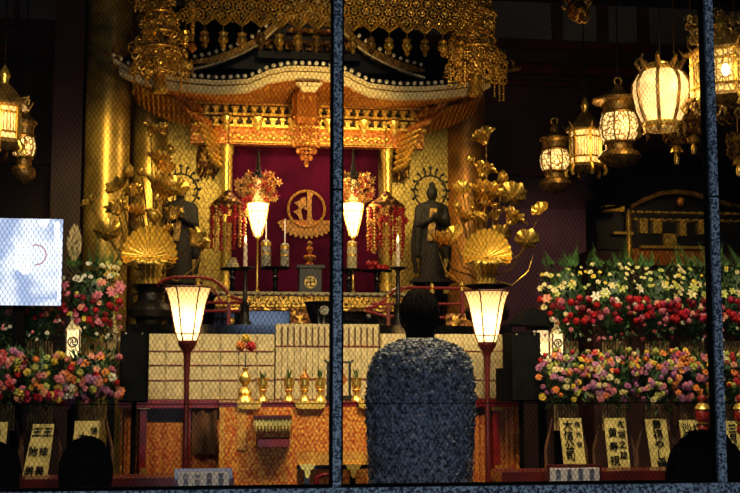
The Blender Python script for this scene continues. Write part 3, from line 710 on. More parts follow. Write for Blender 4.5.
# ------------------------------------------------------------------ statues
def statue(px, py_top, py_base, label, Y=9.5, face=0):
    top, bs = at(px, py_top, Y), at(px, py_base, Y); zb_ = bs.z; h = top.z-zb_; u = h/1.16
    t = thing('bronze_statue', label, 'statue', (at(px, 280, Y).x, Y, zb_))
    b = MB(); S = lambda *p: Vector((p[0]*.80, p[1], p[2]))*u
    for z0, rx, ry, z1, rx1, ry1 in ((.03, .17, .12, .25, .15, .11), (.25, .15, .11, .45, .14, .10), (.45, .14, .10, .62, .15, .10), (.62, .15, .10, .78, .17, .10)):
        b.rings([[S(cos(a)*(rx+(rx1-rx)*q)*(1+.05*cos(9*a)), sin(a)*(ry+(ry1-ry)*q), z0+(z1-z0)*q) for a in [2*pi*i/28 for i in range(28)]] for q in (0, .5, 1)])
    b.ball(S(0, 0, .79), (.165*u, .09*u, .06*u)); b.cap(S(0, -.01, .8), S(0, -.02, .88), .045*u, .04*u)
    b.ball(S(0, -.03, .93), (.058*u, .066*u, .078*u), 14, 10); b.ball(S(0, -.095, .925), (.010*u, .016*u, .02*u)); b.ball(S(0, -.02, 1.02), (.035*u, .035*u, .035*u))
    for s_ in (-1, 1):
        b.cap(S(s_*.16, 0, .77), S(s_*.185, -.05, .6), .05*u, .045*u); b.cap(S(s_*.185, -.05, .6), S(s_*.04, -.16, .64), .045*u, .03*u)
        b.ball(S(s_*.062, -.02, .92), (.01*u, .016*u, .03*u)); b.cap(S(s_*.18, -.03, .55), S(s_*.19, -.02, .28), .05*u, .03*u)
        b.ball(S(s_*.025, -.19, .66), (.022*u, .03*u, .035*u))
        for i in range(4): b.cap(S(s_*(.012+.009*i), -.205, .67), S(s_*(.010+.006*i), -.205, .725-.006*i), .006*u, .005*u, 6)
        b.cap(S(s_*.03, -.21, .65), S(s_*.012, -.225, .69), .007*u, .006*u, 6)
    o = b.build('body', 'statue_bronze', t)
    md = o.modifiers.new('remesh', 'REMESH'); md.mode = 'VOXEL'; md.voxel_size = u*.012; md.use_smooth_shade = True
    b = MB(); b.torus(S(0, .06, .96), .17*u, .010*u, 28, 6)
    for i in range(11):
        a = pi*(-.1+1.2*i/10); p = S(cos(a)*.17, .06, .96+sin(a)*.17); q = S(cos(a)*.24, .05, .96+sin(a)*.25); b.tube([p, (p+q)/2+S(0, -.01, .02), q], [.012*u, .009*u, .003*u], 6); b.ball(q, .018*u, 6, 4)
    b.build('halo', 'statue_bronze', t)
    b = MB(); b.surf(lambda a, v: S((a-.5)*.09-.05*v, -.115-.02*v, .76-.34*v), 4, 8); b.build('sash', 'gold_dark', t)
    for s_ in (-1, 1):
        b = MB(); b.surf(lambda a, v, s_=s_: S(s_*(.17+.05*sin(v*3)+.05*a), -.02+.05*a, .68-.58*v), 4, 12); b.build('sleeve', 'statue_bronze', t)
    b = MB().lathe([(.24*u, -.0), (.24*u, .02*u), (.2*u, .035*u), (.2*u, .05*u)], n=24, sy=.7); b.build('pedestal', 'statue_bronze', t)
    zs = Z1 if True else Z2
    MB().lathe([(.2*u, zs-zb_), (.2*u, zs-zb_+.03), (.12*u, zs-zb_+.06), (.12*u, -.06), (.22*u, 0)], n=20, sy=.7).build('plinth', 'black_lacquer', t)
    return t
statue(179, 170, 284, 'dark bronze robed statue half hidden by the left lotus bouquet', 9.4)
statue(432, 172, 283, 'dark bronze robed statue with branching halo before the pale gold panel', 9.4)
# hanging openwork shade above right statue
p = at(428, 152, 9.6); b = MB()

# ------------------------------------------------------------------ gilt valance and hanging columns
YV = 8.35
vp = at(330, 10, YV); k = kk(330, 10, YV); ztop = at(330, -22, YV).z
t = thing('gilt_valance', 'gilded openwork valance with scalloped edge and pendants across the top', 'valance', (vp.x, YV, ztop))
x0, x1 = at(186, 10, YV).x, at(478, 10, YV).x
b = MB(); cell = 11.5*k; rows = 5; cols = int((x1-x0)/cell)
for j in range(rows):
    for i in range(cols+1):
        cx_ = x0+(i+.5*(j % 2))*cell; cz_ = ztop-.02-j*cell*.87
        if cx_ > x1: continue
        for m_ in range(6):
            a = pi/6+pi/3*m_; b.tube([(cx_+cos(a)*cell*.56, YV, cz_+sin(a)*cell*.56), (cx_+cos(a+pi/3)*cell*.56, YV, cz_+sin(a+pi/3)*cell*.56)], .0062, 4, False)
        for m_ in range(6):
            a = pi/3*m_; b.ball((cx_+cos(a)*cell*.24, YV-.006, cz_+sin(a)*cell*.24), (.010, .007, .010), 5, 3)
        b.ball((cx_, YV-.012, cz_), (.010, .008, .010), 5, 3)
W(b, 'lattice', 'gold', t)
nsc = 16; sw = (x1-x0)/nsc; zl = ztop-.02-(rows-.6)*cell*.87
b = MB()
for i in range(nsc):
    xa_ = x0+i*sw; b.tube([(xa_, YV-.01, zl-.045), (xa_+sw*.25, YV-.01, zl-.02), (xa_+sw*.5, YV-.01, zl+.02), (xa_+sw*.75, YV-.01, zl-.02), (xa_+sw, YV-.01, zl-.045)], .010, 6)
    b.tube([(xa_, YV-.01, zl-.03), (xa_+sw*.5, YV-.01, zl+.045), (xa_+sw, YV-.01, zl-.03)], .006, 5)
W(b, 'scalloped_edge', 'gold', t)
for i in range(nsc):
    xa_ = x0+(i+.0)*sw; b = MB()
    b.tube([(xa_, YV, zl-.04), (xa_, YV, zl-.09)], .004, 5)
    b.lathe([(.001, .055), (.012, .045), (.03, .03), (.022, .01), (.034, -.01), (.03, -.035), (.014, -.05), (.02, -.06), (.012, -.08), (.001, -.09)], (xa_, YV, zl-.13), 10, wob=.12, wk=4); W(b, 'pendant', 'gold_dark' if i % 3 == 1 else 'gold', t)
zc_ = ZC-.0
b = MB()
for xx in (x0+.1, vp.x, x1-.1): b.tube([(xx, YV, ztop), (xx, YV, ZC)], .008, 6)
b.box(((x0+x1)/2, YV, ztop+.02), (x1-x0, .04, .05)); W(b, 'hanging_rail', 'gold_dark', t)

def filigree(b, cx_, z, r_, h, n, y=0, rng=R, sq=.55):
    for i in range(n):
        a = 2*pi*rng.random(); zz_ = z-h*rng.random(); rr = r_*rng.uniform(.55, 1.12); c_ = Vector((cx_+cos(a)*rr, y+sin(a)*rr*sq, zz_)); s_ = rng.uniform(.018, .036)
        tq = rng.random()
        if tq < .45:
            e1, e2 = rng.uniform(-.6, .6), rng.uniform(0, 6.28); pts = []
            for j in range(8): aa = e2+5.2*j/7; pts.append(c_+Vector((cos(aa)*s_, sin(aa)*s_*.5*e1-.005, sin(aa)*s_)))
            b.tube(pts, [.008, .008, .007, .007, .006, .005, .005, .004], 5)
        elif tq < .75:
            for j in range(5): aa = 2*pi*j/5; b.ball(c_+Vector((cos(aa)*s_*.55, 0, sin(aa)*s_*.55)), (s_*.4, s_*.25, s_*.4), 5, 3)
        else: b.ball(c_, (s_*.5, s_*.4, s_*.75), 6, 4)
def youraku(px, tiers, label, Y=8.5):
    top = at(px, tiers[0][1], Y); t = thing('openwork_pendant', label, 'hanging ornament', top, 'openwork gold pendants at the shrine corners')
    for (cx_, y0, y1, w_, n) in tiers:
        b = MB(); q = at(cx_, y0, Y); k = kk(cx_, y0, Y); r_ = w_/2*k; h = (y1-y0)*k
        filigree(b, q.x-top.x, q.z-top.z, r_, h, n)
        b.torus((q.x-top.x, 0, q.z-top.z), r_*.8, .010, 20, 6, 'z')
        b.build('filigree_tier', 'gold', t)
    q = at(tiers[-1][0], tiers[-1][2], Y); k = kk(px, 60, Y)
    MB().lathe([(8*k, .14), (8*k, 0), (6*k, -.02), (6*k, -.16), (7.5*k, -.18), (7.5*k, -.22), (.001, -.23)], (q.x-top.x, 0, q.z-top.z+.1), 8).build('core_drum', 'gold', t)
    for i in range(9):
        a = 2*pi*i/9; b = MB(); wq = tiers[-1][3]/2*k*1.0; x_ = q.x-top.x+cos(a)*wq; L_ = R.uniform(.16, .3)
        for j in range(int(L_/.022)): b.ball((x_, sin(a)*wq*.55, q.z-top.z+.10-j*.022), .0095, 5, 3)
        b.build('bead_string', 'gold', t)
    MB().tube([(0, 0, 0), (0, 0, ZC-top.z)], .012, 6).build('chain', 'gold_dark', t)
youraku(160, [(152, -14, 14, 40, 90), (160, 14, 34, 38, 80), (162, 34, 54, 44, 90), (160, 50, 76, 54, 150)], 'dense gold openwork pendant in front of the left roof corner')
youraku(474, [(478, -14, 14, 30, 80), (476, 12, 34, 38, 90), (474, 32, 54, 40, 90), (476, 50, 80, 56, 170)], 'dense gold openwork pendant in front of the right roof corner')
# slim bead string left of valance
p = at(193, 4, 8.45); t = thing('bead_pendant', 'slim gold bead pendant hanging left of the valance', 'hanging ornament', p); k = kk(193, 4, 8.45)
b = MB(); 
for j in range(11): b.ball((0, 0, -j*.026), (.026-.001*j, .02, .018), 8, 5)
b.build('beads', 'gold', t); MB().tube([(0, 0, 0), (0, 0, ZC-p.z)], .006, 6).build('cord', 'gold_dark', t); MB().lathe([(.001, -.28), (.03, -.3), (.035, -.33), (.001, -.36)], n=8).build('drop', 'gold_orange', t)

# ------------------------------------------------------------------ hanging lanterns
def chain(t, z0, Zl): 
    b = MB(); h = ZC-Zl; n = 40; st = (h-z0)/n
    b.tube([(0, 0, z0), (0, 0, h)], .005, 6); b.build('chain', 'dark_iron', t)
def pt_light(loc, e, col=(1, .66, .25), s_=.06, name='lantern_light'):
    lt = bpy.data.lights.new(name, 'POINT'); lt.energy = e; lt.color = col; lt.shadow_soft_size = s_
    o = bpy.data.objects.new(name, lt); C.objects.link(o); o.location = loc
GL = 'lit hanging lanterns'
def hex_lantern(px, pyc, Y, w, hb, label, cap_w, m='lantern_paper', lit=1.5):
    c = at(px, pyc, Y); k = kk(px, pyc, Y); r = w/2*k; h = hb*k; t = thing('hanging_hexagonal_lantern', label, 'lantern', c, GL)
    off = pi/6
    ring = lambda r_, z, o=off: [(cos(o+pi/3*i)*r_, sin(o+pi/3*i)*r_, z) for i in range(6)]
    MB().rings([ring(r*.93, -h/2), ring(r*.93, h/2)]).build('paper_panel', m, t, False)
    b = MB()
    for i in range(6):
        a = off+pi/3*i; b.box((cos(a)*r*.96, sin(a)*r*.96, 0), (.016, .016, h), Matrix.Rotation(a, 3, 'Z'))
    for z in (-h/2, -h*.28, h*.30, h/2): b.tube([*ring(r, z), ring(r, z)[0]], .007, 5, False)
    b.build('frame', 'gold', t, False)
    b = MB()
    for i in range(6):
        a0, a1 = off+pi/3*i, off+pi/3*(i+1)
        for q in (.2, .4, .6, .8):
            p0, p1 = Vector((cos(a0), sin(a0), 0)), Vector((cos(a1), sin(a1), 0)); p = (p0+(p1-p0)*q)*r*.955
            b.tube([p+Vector((0, 0, -h*.28)), p+Vector((0, 0, h*.30))], .0025, 4)
    b.build('lattice', 'gold_dark', t)
    cw = cap_w/2*k
    b = MB(); b.rings([ring(cw*.98, h/2+.0), ring(cw, h/2+.012), ring(cw*.8, h/2+.04), ring(cw*.45, h/2+.10), ring(cw*.25, h/2+.13)])
    for i in range(6):
        a = off+pi/3*i; b.tube([(cos(a)*cw*.8, sin(a)*cw*.8, h/2+.04), (cos(a)*cw, sin(a)*cw, h/2+.015), (cos(a)*cw*1.15, sin(a)*cw*1.15, h/2+.05)], [.012, .010, .004], 6)
    b.build('roof', 'gold_dark', t, False)
    MB().lathe([(cw*.2, h/2+.12), (cw*.14, h/2+.15), (cw*.22, h/2+.18), (cw*.16, h/2+.21), (.001, h/2+.25)], n=12).build('finial', 'gold', t)
    b = MB(); b.rings([ring(r*1.18, -h/2), ring(r*1.22, -h/2-.02), ring(r*.9, -h/2-.045), ring(r*.6, -h/2-.06)])
    b.build('base', 'gold_dark', t, False)
    for i in range(6):
        a = off+pi/3*i; MB().tube([(cos(a)*r*1.1, sin(a)*r*1.1, -h/2-.01), (cos(a)*r*1.3, sin(a)*r*1.3, -h/2-.05), (cos(a)*r*1.15, sin(a)*r*1.15, -h/2-.08)], [.014, .012, .014], 6).build('foot', 'gold', t)
    chain(t, h/2+.24, c.z); pt_light(c+Vector((0, -r*1.4, 0)), lit)
    return t
def round_lantern(px, pyc, Y, w, hb, hat_w, label, lit=1.5):
    c = at(px, pyc, Y); k = kk(px, pyc, Y); r = w/2*k; h = hb*k; t = thing('hanging_round_lantern', label, 'lantern', c, GL)
    MB().lathe([(r*.72, -h/2), (r*.92, -h*.3), (r, 0), (r*.95, h*.25), (r*.8, h/2)], n=28).build('filigree_body', 'lantern_filigree', t)
    b = MB()
    for i in range(8):
        a = 2*pi*i/8+.2; b.tube([(cos(a)*r_*1.02, sin(a)*r_*1.02, z) for r_, z in ((r*.72, -h/2), (r*.92, -h*.3), (r, 0), (r*.95, h*.25), (r*.8, h/2))], .006, 5)
    b.torus((0, 0, h/2), r*.82, .012, 24, 6, 'z'); b.torus((0, 0, -h/2), r*.75, .012, 24, 6, 'z'); b.build('ribs', 'gold_dark', t)
    hw = hat_w/2*k
    MB().lathe([(r*.8, h/2), (r*.85, h/2+.06), (hw, h/2+.075), (hw*1.02, h/2+.09), (hw*.7, h/2+.115), (hw*.3, h/2+.14), (.03, h/2+.18), (.012, h/2+.2)], n=28).build('hat', 'gold_dark', t)
    MB().lathe([(r*.72, -h/2), (r*.70, -h/2-.05), (r*1.0, -h/2-.07), (r*1.12, -h/2-.10), (r*.9, -h/2-.13), (r*.4, -h/2-.16), (.001, -h/2-.17)], n=26).build('base', 'gold_dark', t)
    MB().torus((0, 0, h/2+.22), .025, .006, 12, 5).build('ring', 'gold', t)
    chain(t, h/2+.24, c.z); pt_light(c+Vector((0, -r*1.5, 0)), lit)
round_lantern(555, 161, 8.6, 30, 22, 30, 'small round filigree lantern, lowest of the row of lanterns', 1.0)
hex_lantern(585.5, 148, 8.0, 32, 34, 'hexagonal lantern with plain glowing panels between two round lanterns', 40)
round_lantern(619, 128, 7.6, 39, 30, 52, 'round filigree lantern with a wide flat hat beside the big paper lantern')
round_lantern(24, 147, 7.6, 22, 22, 24, 'round filigree lantern half hidden behind the hexagonal lantern at far left', .8)
hex_lantern(3, 124, 6.9, 36, 34, 'hexagonal lantern under a pagoda roof at the far left edge', 54, lit=1.2)
# big barrel lantern
Y = 6.9; c = at(661, 97, Y); k = kk(661, 97, Y); t = thing('hanging_barrel_lantern', 'large glowing barrel lantern with four dark ribs, biggest paper lantern', 'lantern', c, GL)
prof = [(19*k, -26*k), (24*k, -14*k), (27.5*k, 4*k), (27*k, 14*k), (22*k, 23*k), (17*k, 26*k)]
MB().lathe(prof, n=32).build('paper_body', 'lantern_big', t)
b = MB()
for i in range(8):
    a = 2*pi*i/8+.30
    pts = [(cos(a)*(r_+.004), sin(a)*(r_+.004), z) for r_, z in prof]
    b.tube(pts, .0115, 6)
b.build('ribs', 'gold_dark', t)
MB().lathe([(17*k, 25*k), (18.5*k, 26*k), (18*k, 29*k), (15*k, 31*k), (15*k, 33*k), (6*k, 35*k), (2*k, 38*k), (.001, 39*k)], n=24).build('cap', 'gold', t)
for i in range(8):
    a = 2*pi*i/8+.3; MB().tube([(cos(a)*18*k, sin(a)*18*k, 25*k), (cos(a)*20*k, sin(a)*20*k, 31*k), (cos(a)*24*k, sin(a)*24*k, 37*k), (cos(a)*21*k, sin(a)*21*k, 42*k)], [.014, .018, .013, .006], 7).build('horn', 'gold_dark', t)
MB().lathe([(19.5*k, -26*k), (21*k, -27*k), (20*k, -30*k), (17*k, -30.5*k), (.001, -30.5*k)], n=24).build('bottom_ring', 'gold_bright', t)
MB().lathe([(16*k, -31*k), (17*k, -33*k), (12*k, -35*k), (.001, -36*k)], n=20, wob=.08, wk=6).build('bottom_boss', 'lantern_dim', t)
for i in range(8):
    a = 2*pi*i/8+.3; MB().tube([(cos(a)*20*k, sin(a)*20*k, -27*k), (cos(a)*23*k, sin(a)*23*k, -32*k), (cos(a)*21*k, sin(a)*21*k, -38*k), (cos(a)*24*k, sin(a)*24*k, -41*k)], [.013, .014, .010, .004], 6).build('foot', 'gold_dark', t)
chain(t, 38*k, c.z); pt_light(c+Vector((0, -.3, 0)), 3)
# large golden hexagonal lantern at right edge
t = hex_lantern(722, 76, 6.6, 62, 44, 'large ornate golden lantern with scrolled roof behind the right steel post', 72, 'lantern_dim', 1.2)
k = kk(722, 76, 6.6)
MB().ball((-.03, -.13, 0), (6*k, 5*k, 8*k), 12, 8).build('inner_glow', 'lamp_core', t)
b = MB(); filigree(b, 0, 62*k, 30*k, 34*k, 120); b.build('roof_scrolls', 'gold_dark', t)
b = MB(); filigree(b, 0, -24*k, 30*k, 18*k, 70); b.build('skirt_scrolls', 'gold_dark', t)
for (px, py, n) in ((676, 128, 3), (693, 118, 4), (738, 140, 3)):
    p = at(px, py, 7.2); tt = thing('lantern_tassel', {676: 'gold drop pendant hanging just right below the barrel lantern', 693: 'gold drop pendant hanging against the right steel post', 738: 'gold drop pendant hanging at the right picture edge'}[px], 'pendant', p, 'gold drop pendants below the lanterns')
    b = MB(); filigree(b, 0, .03, .055, .13, 34); b.build('openwork', 'gold_dark', tt)
    MB().lathe([(.001, .04), (.05, .01), (.075, -.015), (.03, -.02), (.001, -.02)], n=8).build('canopy', 'gold', tt)
    MB().lathe([(.001, -.10), (.028, -.12), (.045, -.16), (.012, -.17), (.02, -.2), (.014, -.235), (.001, -.24)], n=10).build('drop', 'gold_bright', tt)
    MB().tube([(0, 0, .03), (0, 0, ZC-p.z)], .004, 5).build('chain', 'gold_dark', tt)
p = at(577, 8, 7.4); k = kk(577, 8, 7.4); t = thing('canopy_pendant', 'small gilt openwork pendant at the top edge above the lanterns', 'hanging ornament', p)
b = MB(); b.lathe([(.02, 14*k), (10*k, 4*k), (12*k, 0), (11*k, -6*k), (6*k, -12*k), (.001, -15*k)], n=6, wob=.1, wk=3); b.build('body', 'gold_carved', t); MB().tube([(0, 0, .08), (0, 0, ZC-p.z)], .005, 6).build('chain', 'gold_dark', t)
b = MB(); filigree(b, 0, 8*k, 12*k, 18*k, 26); b.build('scrolls', 'gold', t)

# ------------------------------------------------------------------ side shrine at right
YS = 10.4; k = kk(660, 225, YS); c = at(663, 250, YS); ZB = at(663, 300, YS).z
t = thing('side_shrine', 'dark side altar with curved roof and gold panels behind the right flowers', 'shrine', (c.x, YS, FLOOR))
zs = lambda py: at(663, py, YS).z
xs = lambda px: at(px, 225, YS).x
RC = [(586, 216), (598, 214), (612, 210), (625, 203), (640, 197), (656, 194.5), (672, 196), (690, 201), (708, 206), (730, 210), (760, 212)]
b = MB(); rs = []
for px, py in RC: rs.append([(xs(px), YS-.5, zs(py)), (xs(px), YS-.5, zs(py+3)), (xs(px), YS-.1, zs(py+3)), (xs(px), YS-.1, zs(py))])
b.rings(rs); W(b, 'eave', 'black_lacquer', t, False)
b = MB(); b.surf(lambda u, v: (xs(586+174*u)*(1-.0*v), YS-.5+.9*v, zs(RC[min(10, int(u*10))][1]+(RC[min(10, int(u*10)+1)][1]-RC[min(10, int(u*10))][1])*(u*10-int(u*10)))+.5*v), 40, 5); W(b, 'roof', 'black_tile', t)
b = MB()
b.tube([(xs(px), YS-.48, zs(py+5)) for px, py in RC[2:9]], .022, 8); W(b, 'eave_edge', 'gold_dark', t)
W(MB().box((xs(596), YS-.45, zs(217)), (20*k, .1, 6*k)), 'eave_end', 'gold', t, False); W(MB().box((xs(735), YS-.45, zs(214)), (16*k, .1, 5*k)), 'eave_end', 'gold', t, False)
W(MB().box((xs(672), YS, zs(226)), (168*k, .3, 52*k)), 'cabinet', 'black_tile', t, False)
b = MB()
for i in range(14): b.box((xs(622+i*8.5), YS-.2, zs(216)), (6*k, .1, 2*k)); b.box((xs(626+i*8.5), YS-.2, zs(223)), (4*k, .1, 2*k))
W(b, 'bracket_row', 'gold_bright', t, False)
for (a, b_, y0, y1) in ((632, 640, 222, 236), (645, 654, 222, 236), (671, 678, 222, 238), (690, 701, 222, 236), (656, 668, 236, 250)):
    W(MB().box((xs((a+b_)/2), YS-.17, zs((y0+y1)/2)), ((b_-a)*k, .05, (y1-y0)*k)), 'gilt_panel', 'gold_leaf', t, False)
for px in (620, 705, 735): W(MB().lathe([(3*k, zs(262)), (3*k, zs(218)), (4*k, zs(216)), (4*k, zs(213))], (xs(px), YS-.22, 0), 12), 'column', 'gold', t)
W(MB().box((xs(668), YS-.22, zs(250)), (78*k, .06, 2.6*k)).box((xs(614), YS-.22, zs(237)), (20*k, .06, 2.6*k)), 'threshold', 'gold_bright', t, False)
W(MB().box((xs(668), YS-.16, zs(259)), (90*k, .05, 16*k)), 'apron', 'gold_orange', t, False)
b = MB(); b.ball((xs(668), YS-.3, zs(206)), (4*k, .03, 5*k)); b.box((xs(668), YS-.35, zs(199)), (9*k, .05, 1.6*k)); W(b, 'gable_boss', 'gold_orange', t)
W(MB().box((xs(672), YS+.2, (FLOOR+zs(252))/2), (176*k, .6, zs(252)-FLOOR)), 'base', 'wall_wood', t, False)

# ------------------------------------------------------------------ long desk with slip boards
YD = 6.95; zD = at(309, 400, YD).z
xl, xr = at(118, 400, YD).x, at(522, 400, YD).x
t = thing('altar_desk', 'long dark red altar desk hung with brocade, behind both floor lamps', 'desk', ((xl+xr)/2, YD+.2, FLOOR)); k = kk(309, 420, YD)
W(MB().box(((xl+xr)/2, YD+.25, zD-.02), (xr-xl, .56, .045)), 'tabletop', 'red_lacquer', t, False)
W(MB().box(((xl+xr)/2, YD+.06, at(309, 413, YD).z), (xr-xl-.06, .03, 17*k)), 'apron', 'brown_wood', t, False)
for (a, b_, y0, y1, m_) in ((146, 184, 422, 486, 'brocade_shaded'), (190, 218, 420, 490, 'brocade_shaded'), (124, 139, 403, 486, 'brocade_shaded'), (470, 487, 416, 486, 'brocade_shaded'), (500, 516, 404, 486, 'brocade_shaded'), (218, 470, 420, 490, 'brocade')):
    x0, x1 = at(a, 440, YD).x, at(b_, 440, YD).x; z0, z1 = at(309, y1, YD).z, at(309, y0, YD).z
    W(MB().surf(lambda u, v: (x0+(x1-x0)*u, YD+.02+.004*sin(u*20), z0+(z1-z0)*v), 16, 4), 'brocade_panel', m_, t)
for px in (143, 187, 496, 519, 121):
    x = at(px, 440, YD).x; W(MB().box((x, YD+.02, (FLOOR+zD)/2-.02), ((6.5 if px != 121 else 3)*k, .06, zD-FLOOR-.04)), 'leg', 'red_lacquer' if px not in (121, 519) else 'gold_orange', t, False)
for px, py in ((143, 403), (143, 473), (498, 405), (499, 470)):
    p = at(px, py, YD-.03); W(MB().box((p.x, YD-.015, p.z), (7*k, .012, 9*k)).box((p.x, YD-.016, p.z-.02), (13*k, .012, 4*k)), 'gold_fitting', 'gold', t, False)
x0 = at(192, 430, YD).x; W(MB().surf(lambda u, v: (x0+.14*u, YD-.01+.01*sin(u*12), at(309, 405+48*v, YD).z), 10, 4), 'dark_drape', 'brown_wood', t)
def slip_board(px0, px1, py0, label, strips, rows):
    Yb = YD+.16; x0, x1 = at(px0, 360, Yb).x, at(px1, 360, Yb).x; z1 = at((px0+px1)/2, py0, Yb).z; kx = kk((px0+px1)/2, 360, Yb)
    t = thing('slip_board', label, 'board', ((x0+x1)/2, Yb, zD+.003)); Hh = z1-zD-.003; w_ = x1-x0
    MB().box((0, .02, Hh/2), (w_, .03, Hh)).build('panel', 'paper', t, False)
    b = MB(); n = max(2, int(w_/(strips*kx)))
    for i in range(n): b.box((-w_/2+(i+.5)*w_/n, 0, Hh/2), (w_/n*.90, .014, Hh*.99))
    b.build('paper_slips', 'paper', t, False)
    for py in rows:
        z = at((px0+px1)/2, py, Yb-.02).z-zD-.003; MB().box((0, -.012, z), (w_, .005, .7*kx)).build('red_rail', 'red_lacquer', t, False)
    if py0 < 330:
        b = MB(); n = 17; zt_ = Hh; zb_ = at((px0+px1)/2, 346, Yb).z-zD
        for i in range(n): b.box((-w_/2+(i+.98)*w_/n, -.012, (zt_+zb_)/2-.01), (1.5*kx, .012, zt_-zb_-.02))
        b.build('slip_gaps', 'brown_wood', t, False)
slip_board(147, 274.5, 334, 'pale board of paper slips left of the taller middle board', 18, (351, 365, 380))
slip_board(275.5, 379, 324, 'tall middle board of narrow vertical paper slips', 6, (346, 379))
slip_board(380.5, 503, 334, 'pale board of paper slips behind the shaggy coat wearer', 18, (351, 380))

# ------------------------------------------------------------------ offering desk
YO = 6.25; zO = at(309, 402, YO).z; k = kk(300, 430, YO)
xl, xr = at(219, 430, YO).x, at(402, 430, YO).x
t = thing('offering_desk', 'offering desk covered in orange brocade with small gold vessels on top', 'desk', ((xl+xr)/2, YO+.25, FLOOR))
W(MB().box(((xl+xr)/2, YO+.27, zO-.018), (xr-xl, .54, .036)), 'tabletop', 'red_lacquer', t, False)
for a, b_ in ((236, 262), (294, 326), (357, 378)):
    p0, p1 = at(a, 404, YO), at(b_, 404, YO); W(MB().prism([(p0.x, zO+.004), (p1.x, zO+.004), (p1.x-.01, zO-.026), (p1.x-.03, zO-.034), (p0.x+.03, zO-.034), (p0.x+.01, zO-.026)][::-1], YO-.03, YO+.02), 'gold_edging', 'gilt_paint', t, False)
xm = at(297, 430, YO).x
def cloth(x0, x1, py0, py1, y):
    z0, z1 = at(309, py0, YO).z, at(309, py1, YO).z
    return MB().surf(lambda u, v: (x0+(x1-x0)*u, y+.006*sin(u*26)*v, z0+(z1-z0)*v), 30, 6)
W(cloth(xl, xm, 407, 488, YO-.012), 'brocade_cloth', 'brocade', t); W(cloth(xm, at(386, 430, YO).x, 407, 464, YO-.006), 'brocade_cloth', 'brocade', t)
W(cloth(xl, xm, 484, 489, YO-.02), 'cloth_hem', 'brocade_gold', t); W(cloth(xm, at(386, 430, YO).x, 452, 465, YO-.012), 'cloth_hem', 'brocade_gold', t)
W(MB().surf(lambda u, v: (at(219.5+5*u, 430, YO).x, YO-.018, at(309, 407+80*v, YO).z), 2, 4), 'cloth_border', 'brocade_gold', t)
W(MB().surf(lambda u, v: (at(237+9*u, 430, YO).x, YO-.017, at(309, 407+42*v, YO).z), 2, 4), 'cloth_border', 'brocade_gold', t)
for px in (222, 307, 353, 398):
    p = at(px, 470, YO+.04); W(MB().box((p.x, YO+.06, (FLOOR+zO)/2-.02), (.03, .03, zO-FLOOR-.04)), 'leg', 'black_lacquer', t, False)
for px in (307, 353):
    p = at(px, 466, YO); q = [(p.x-8*k, p.z+.012), (p.x+8*k, p.z+.012), (p.x+6*k, p.z-.012), (p.x+2.8*k, p.z-.02), (p.x+2.4*k, p.z-.05), (p.x, p.z-.062), (p.x-2.4*k, p.z-.05), (p.x-2.8*k, p.z-.02), (p.x-6*k, p.z-.012)]
    W(MB().prism(q[::-1], YO-.03, YO+.01), 'gold_fitting', 'gold_bright', t, False)
W(MB().box(((xm+xr)/2, YO+.03, at(309, 467, YO).z), (xr-xm, .03, 5*k)), 'lower_rail', 'black_lacquer', t, False)
W(MB().tube([at(316, 488, YO), at(317, 478, YO), at(323, 474.5, YO), at(332, 475, YO), at(334, 488, YO)], .012, 8), 'arched_rail', 'red_lacquer', t)
# hanging shelf in front of the cloth
p0, p1 = at(254, 416, YO-.1), at(292, 416, YO-.1)
W(MB().box(((p0.x+p1.x)/2, YO-.06, at(272, 417, YO-.1).z), (p1.x-p0.x, .10, .014)), 'shelf_top', 'dark_red', t, False)
W(MB().box(((p0.x+p1.x)/2+.005, YO-.06, at(272, 443, YO-.1).z), (p1.x-p0.x-.03, .10, .036)), 'shelf_tray', 'red_lacquer', t, False)
b = MB(); 
for i in range(11):
    x = p0.x+.012+(p1.x-p0.x-.024)*i/10; z_ = at(272, 419, YO-.1).z
    b.torus((x, YO-.10, z_-.022), .012, .0035, 10, 5); b.ball((x, YO-.10, z_-.045), (.007, .005, .014), 6, 4); b.box((x, YO-.1, z_-.03), (.004, .006, .06))
W(b, 'shelf_filigree', 'gold_bright', t)
b = MB()
for x in (p0.x+.006, p1.x-.006): b.box((x, YO-.06, at(272, 430, YO-.1).z), (.010, .08, .15))
W(b, 'shelf_side', 'gold_orange', t, False)
# vessels
kv = k
GV = 'small gold altar vessels on the offering desk'
def cup(px, label, green=True, Y=YO+.06):
    t = thing('altar_cup', label, 'cup', P_on(px, Y, zO), GV); s = kk(px, 390, Y)
    MB().lathe([(5.4*s, 0), (5.8*s, 1.2*s), (5*s, 2.6*s), (3.2*s, 6*s), (2.8*s, 9*s), (4.0*s, 11*s), (3.4*s, 12.5*s), (4.2*s, 14*s), (5.2*s, 17*s), (4.8*s, 20*s), (5.2*s, 23*s), (5.6*s, 24*s), (4.6*s, 24*s), (.001, 20*s)], n=20).build('cup_body', 'gold_bright', t)
    MB().lathe([(3.9*s, 10.6*s), (4.4*s, 11.2*s), (3.9*s, 11.8*s)], n=20).build('ring', 'gold_orange', t)
    if green:
        b = MB()
        for i in range(14):
            a = 2*pi*i/14+R.random(); rr = R.uniform(2, 5)*s; zt_ = R.uniform(27, 34)*s
            d = Vector((cos(a), sin(a)*.6, 0)); n_ = Vector((-sin(a), cos(a), 0))*.9*s
            b.face([Vector((0, 0, 22*s)), d*rr*.6+n_+Vector((0, 0, zt_*.88)), d*rr+Vector((0, 0, zt_)), d*rr*.6-n_+Vector((0, 0, zt_*.88))])
        b.build('leaf_sprig', 'leaf_bright', t)
    else:
        MB().lathe([(5*s, 24*s), (4*s, 26*s), (1.6*s, 28*s), (1.0*s, 30*s), (1.4*s, 31*s), (.001, 35*s)], n=16).build('lid', 'gold_orange', t)
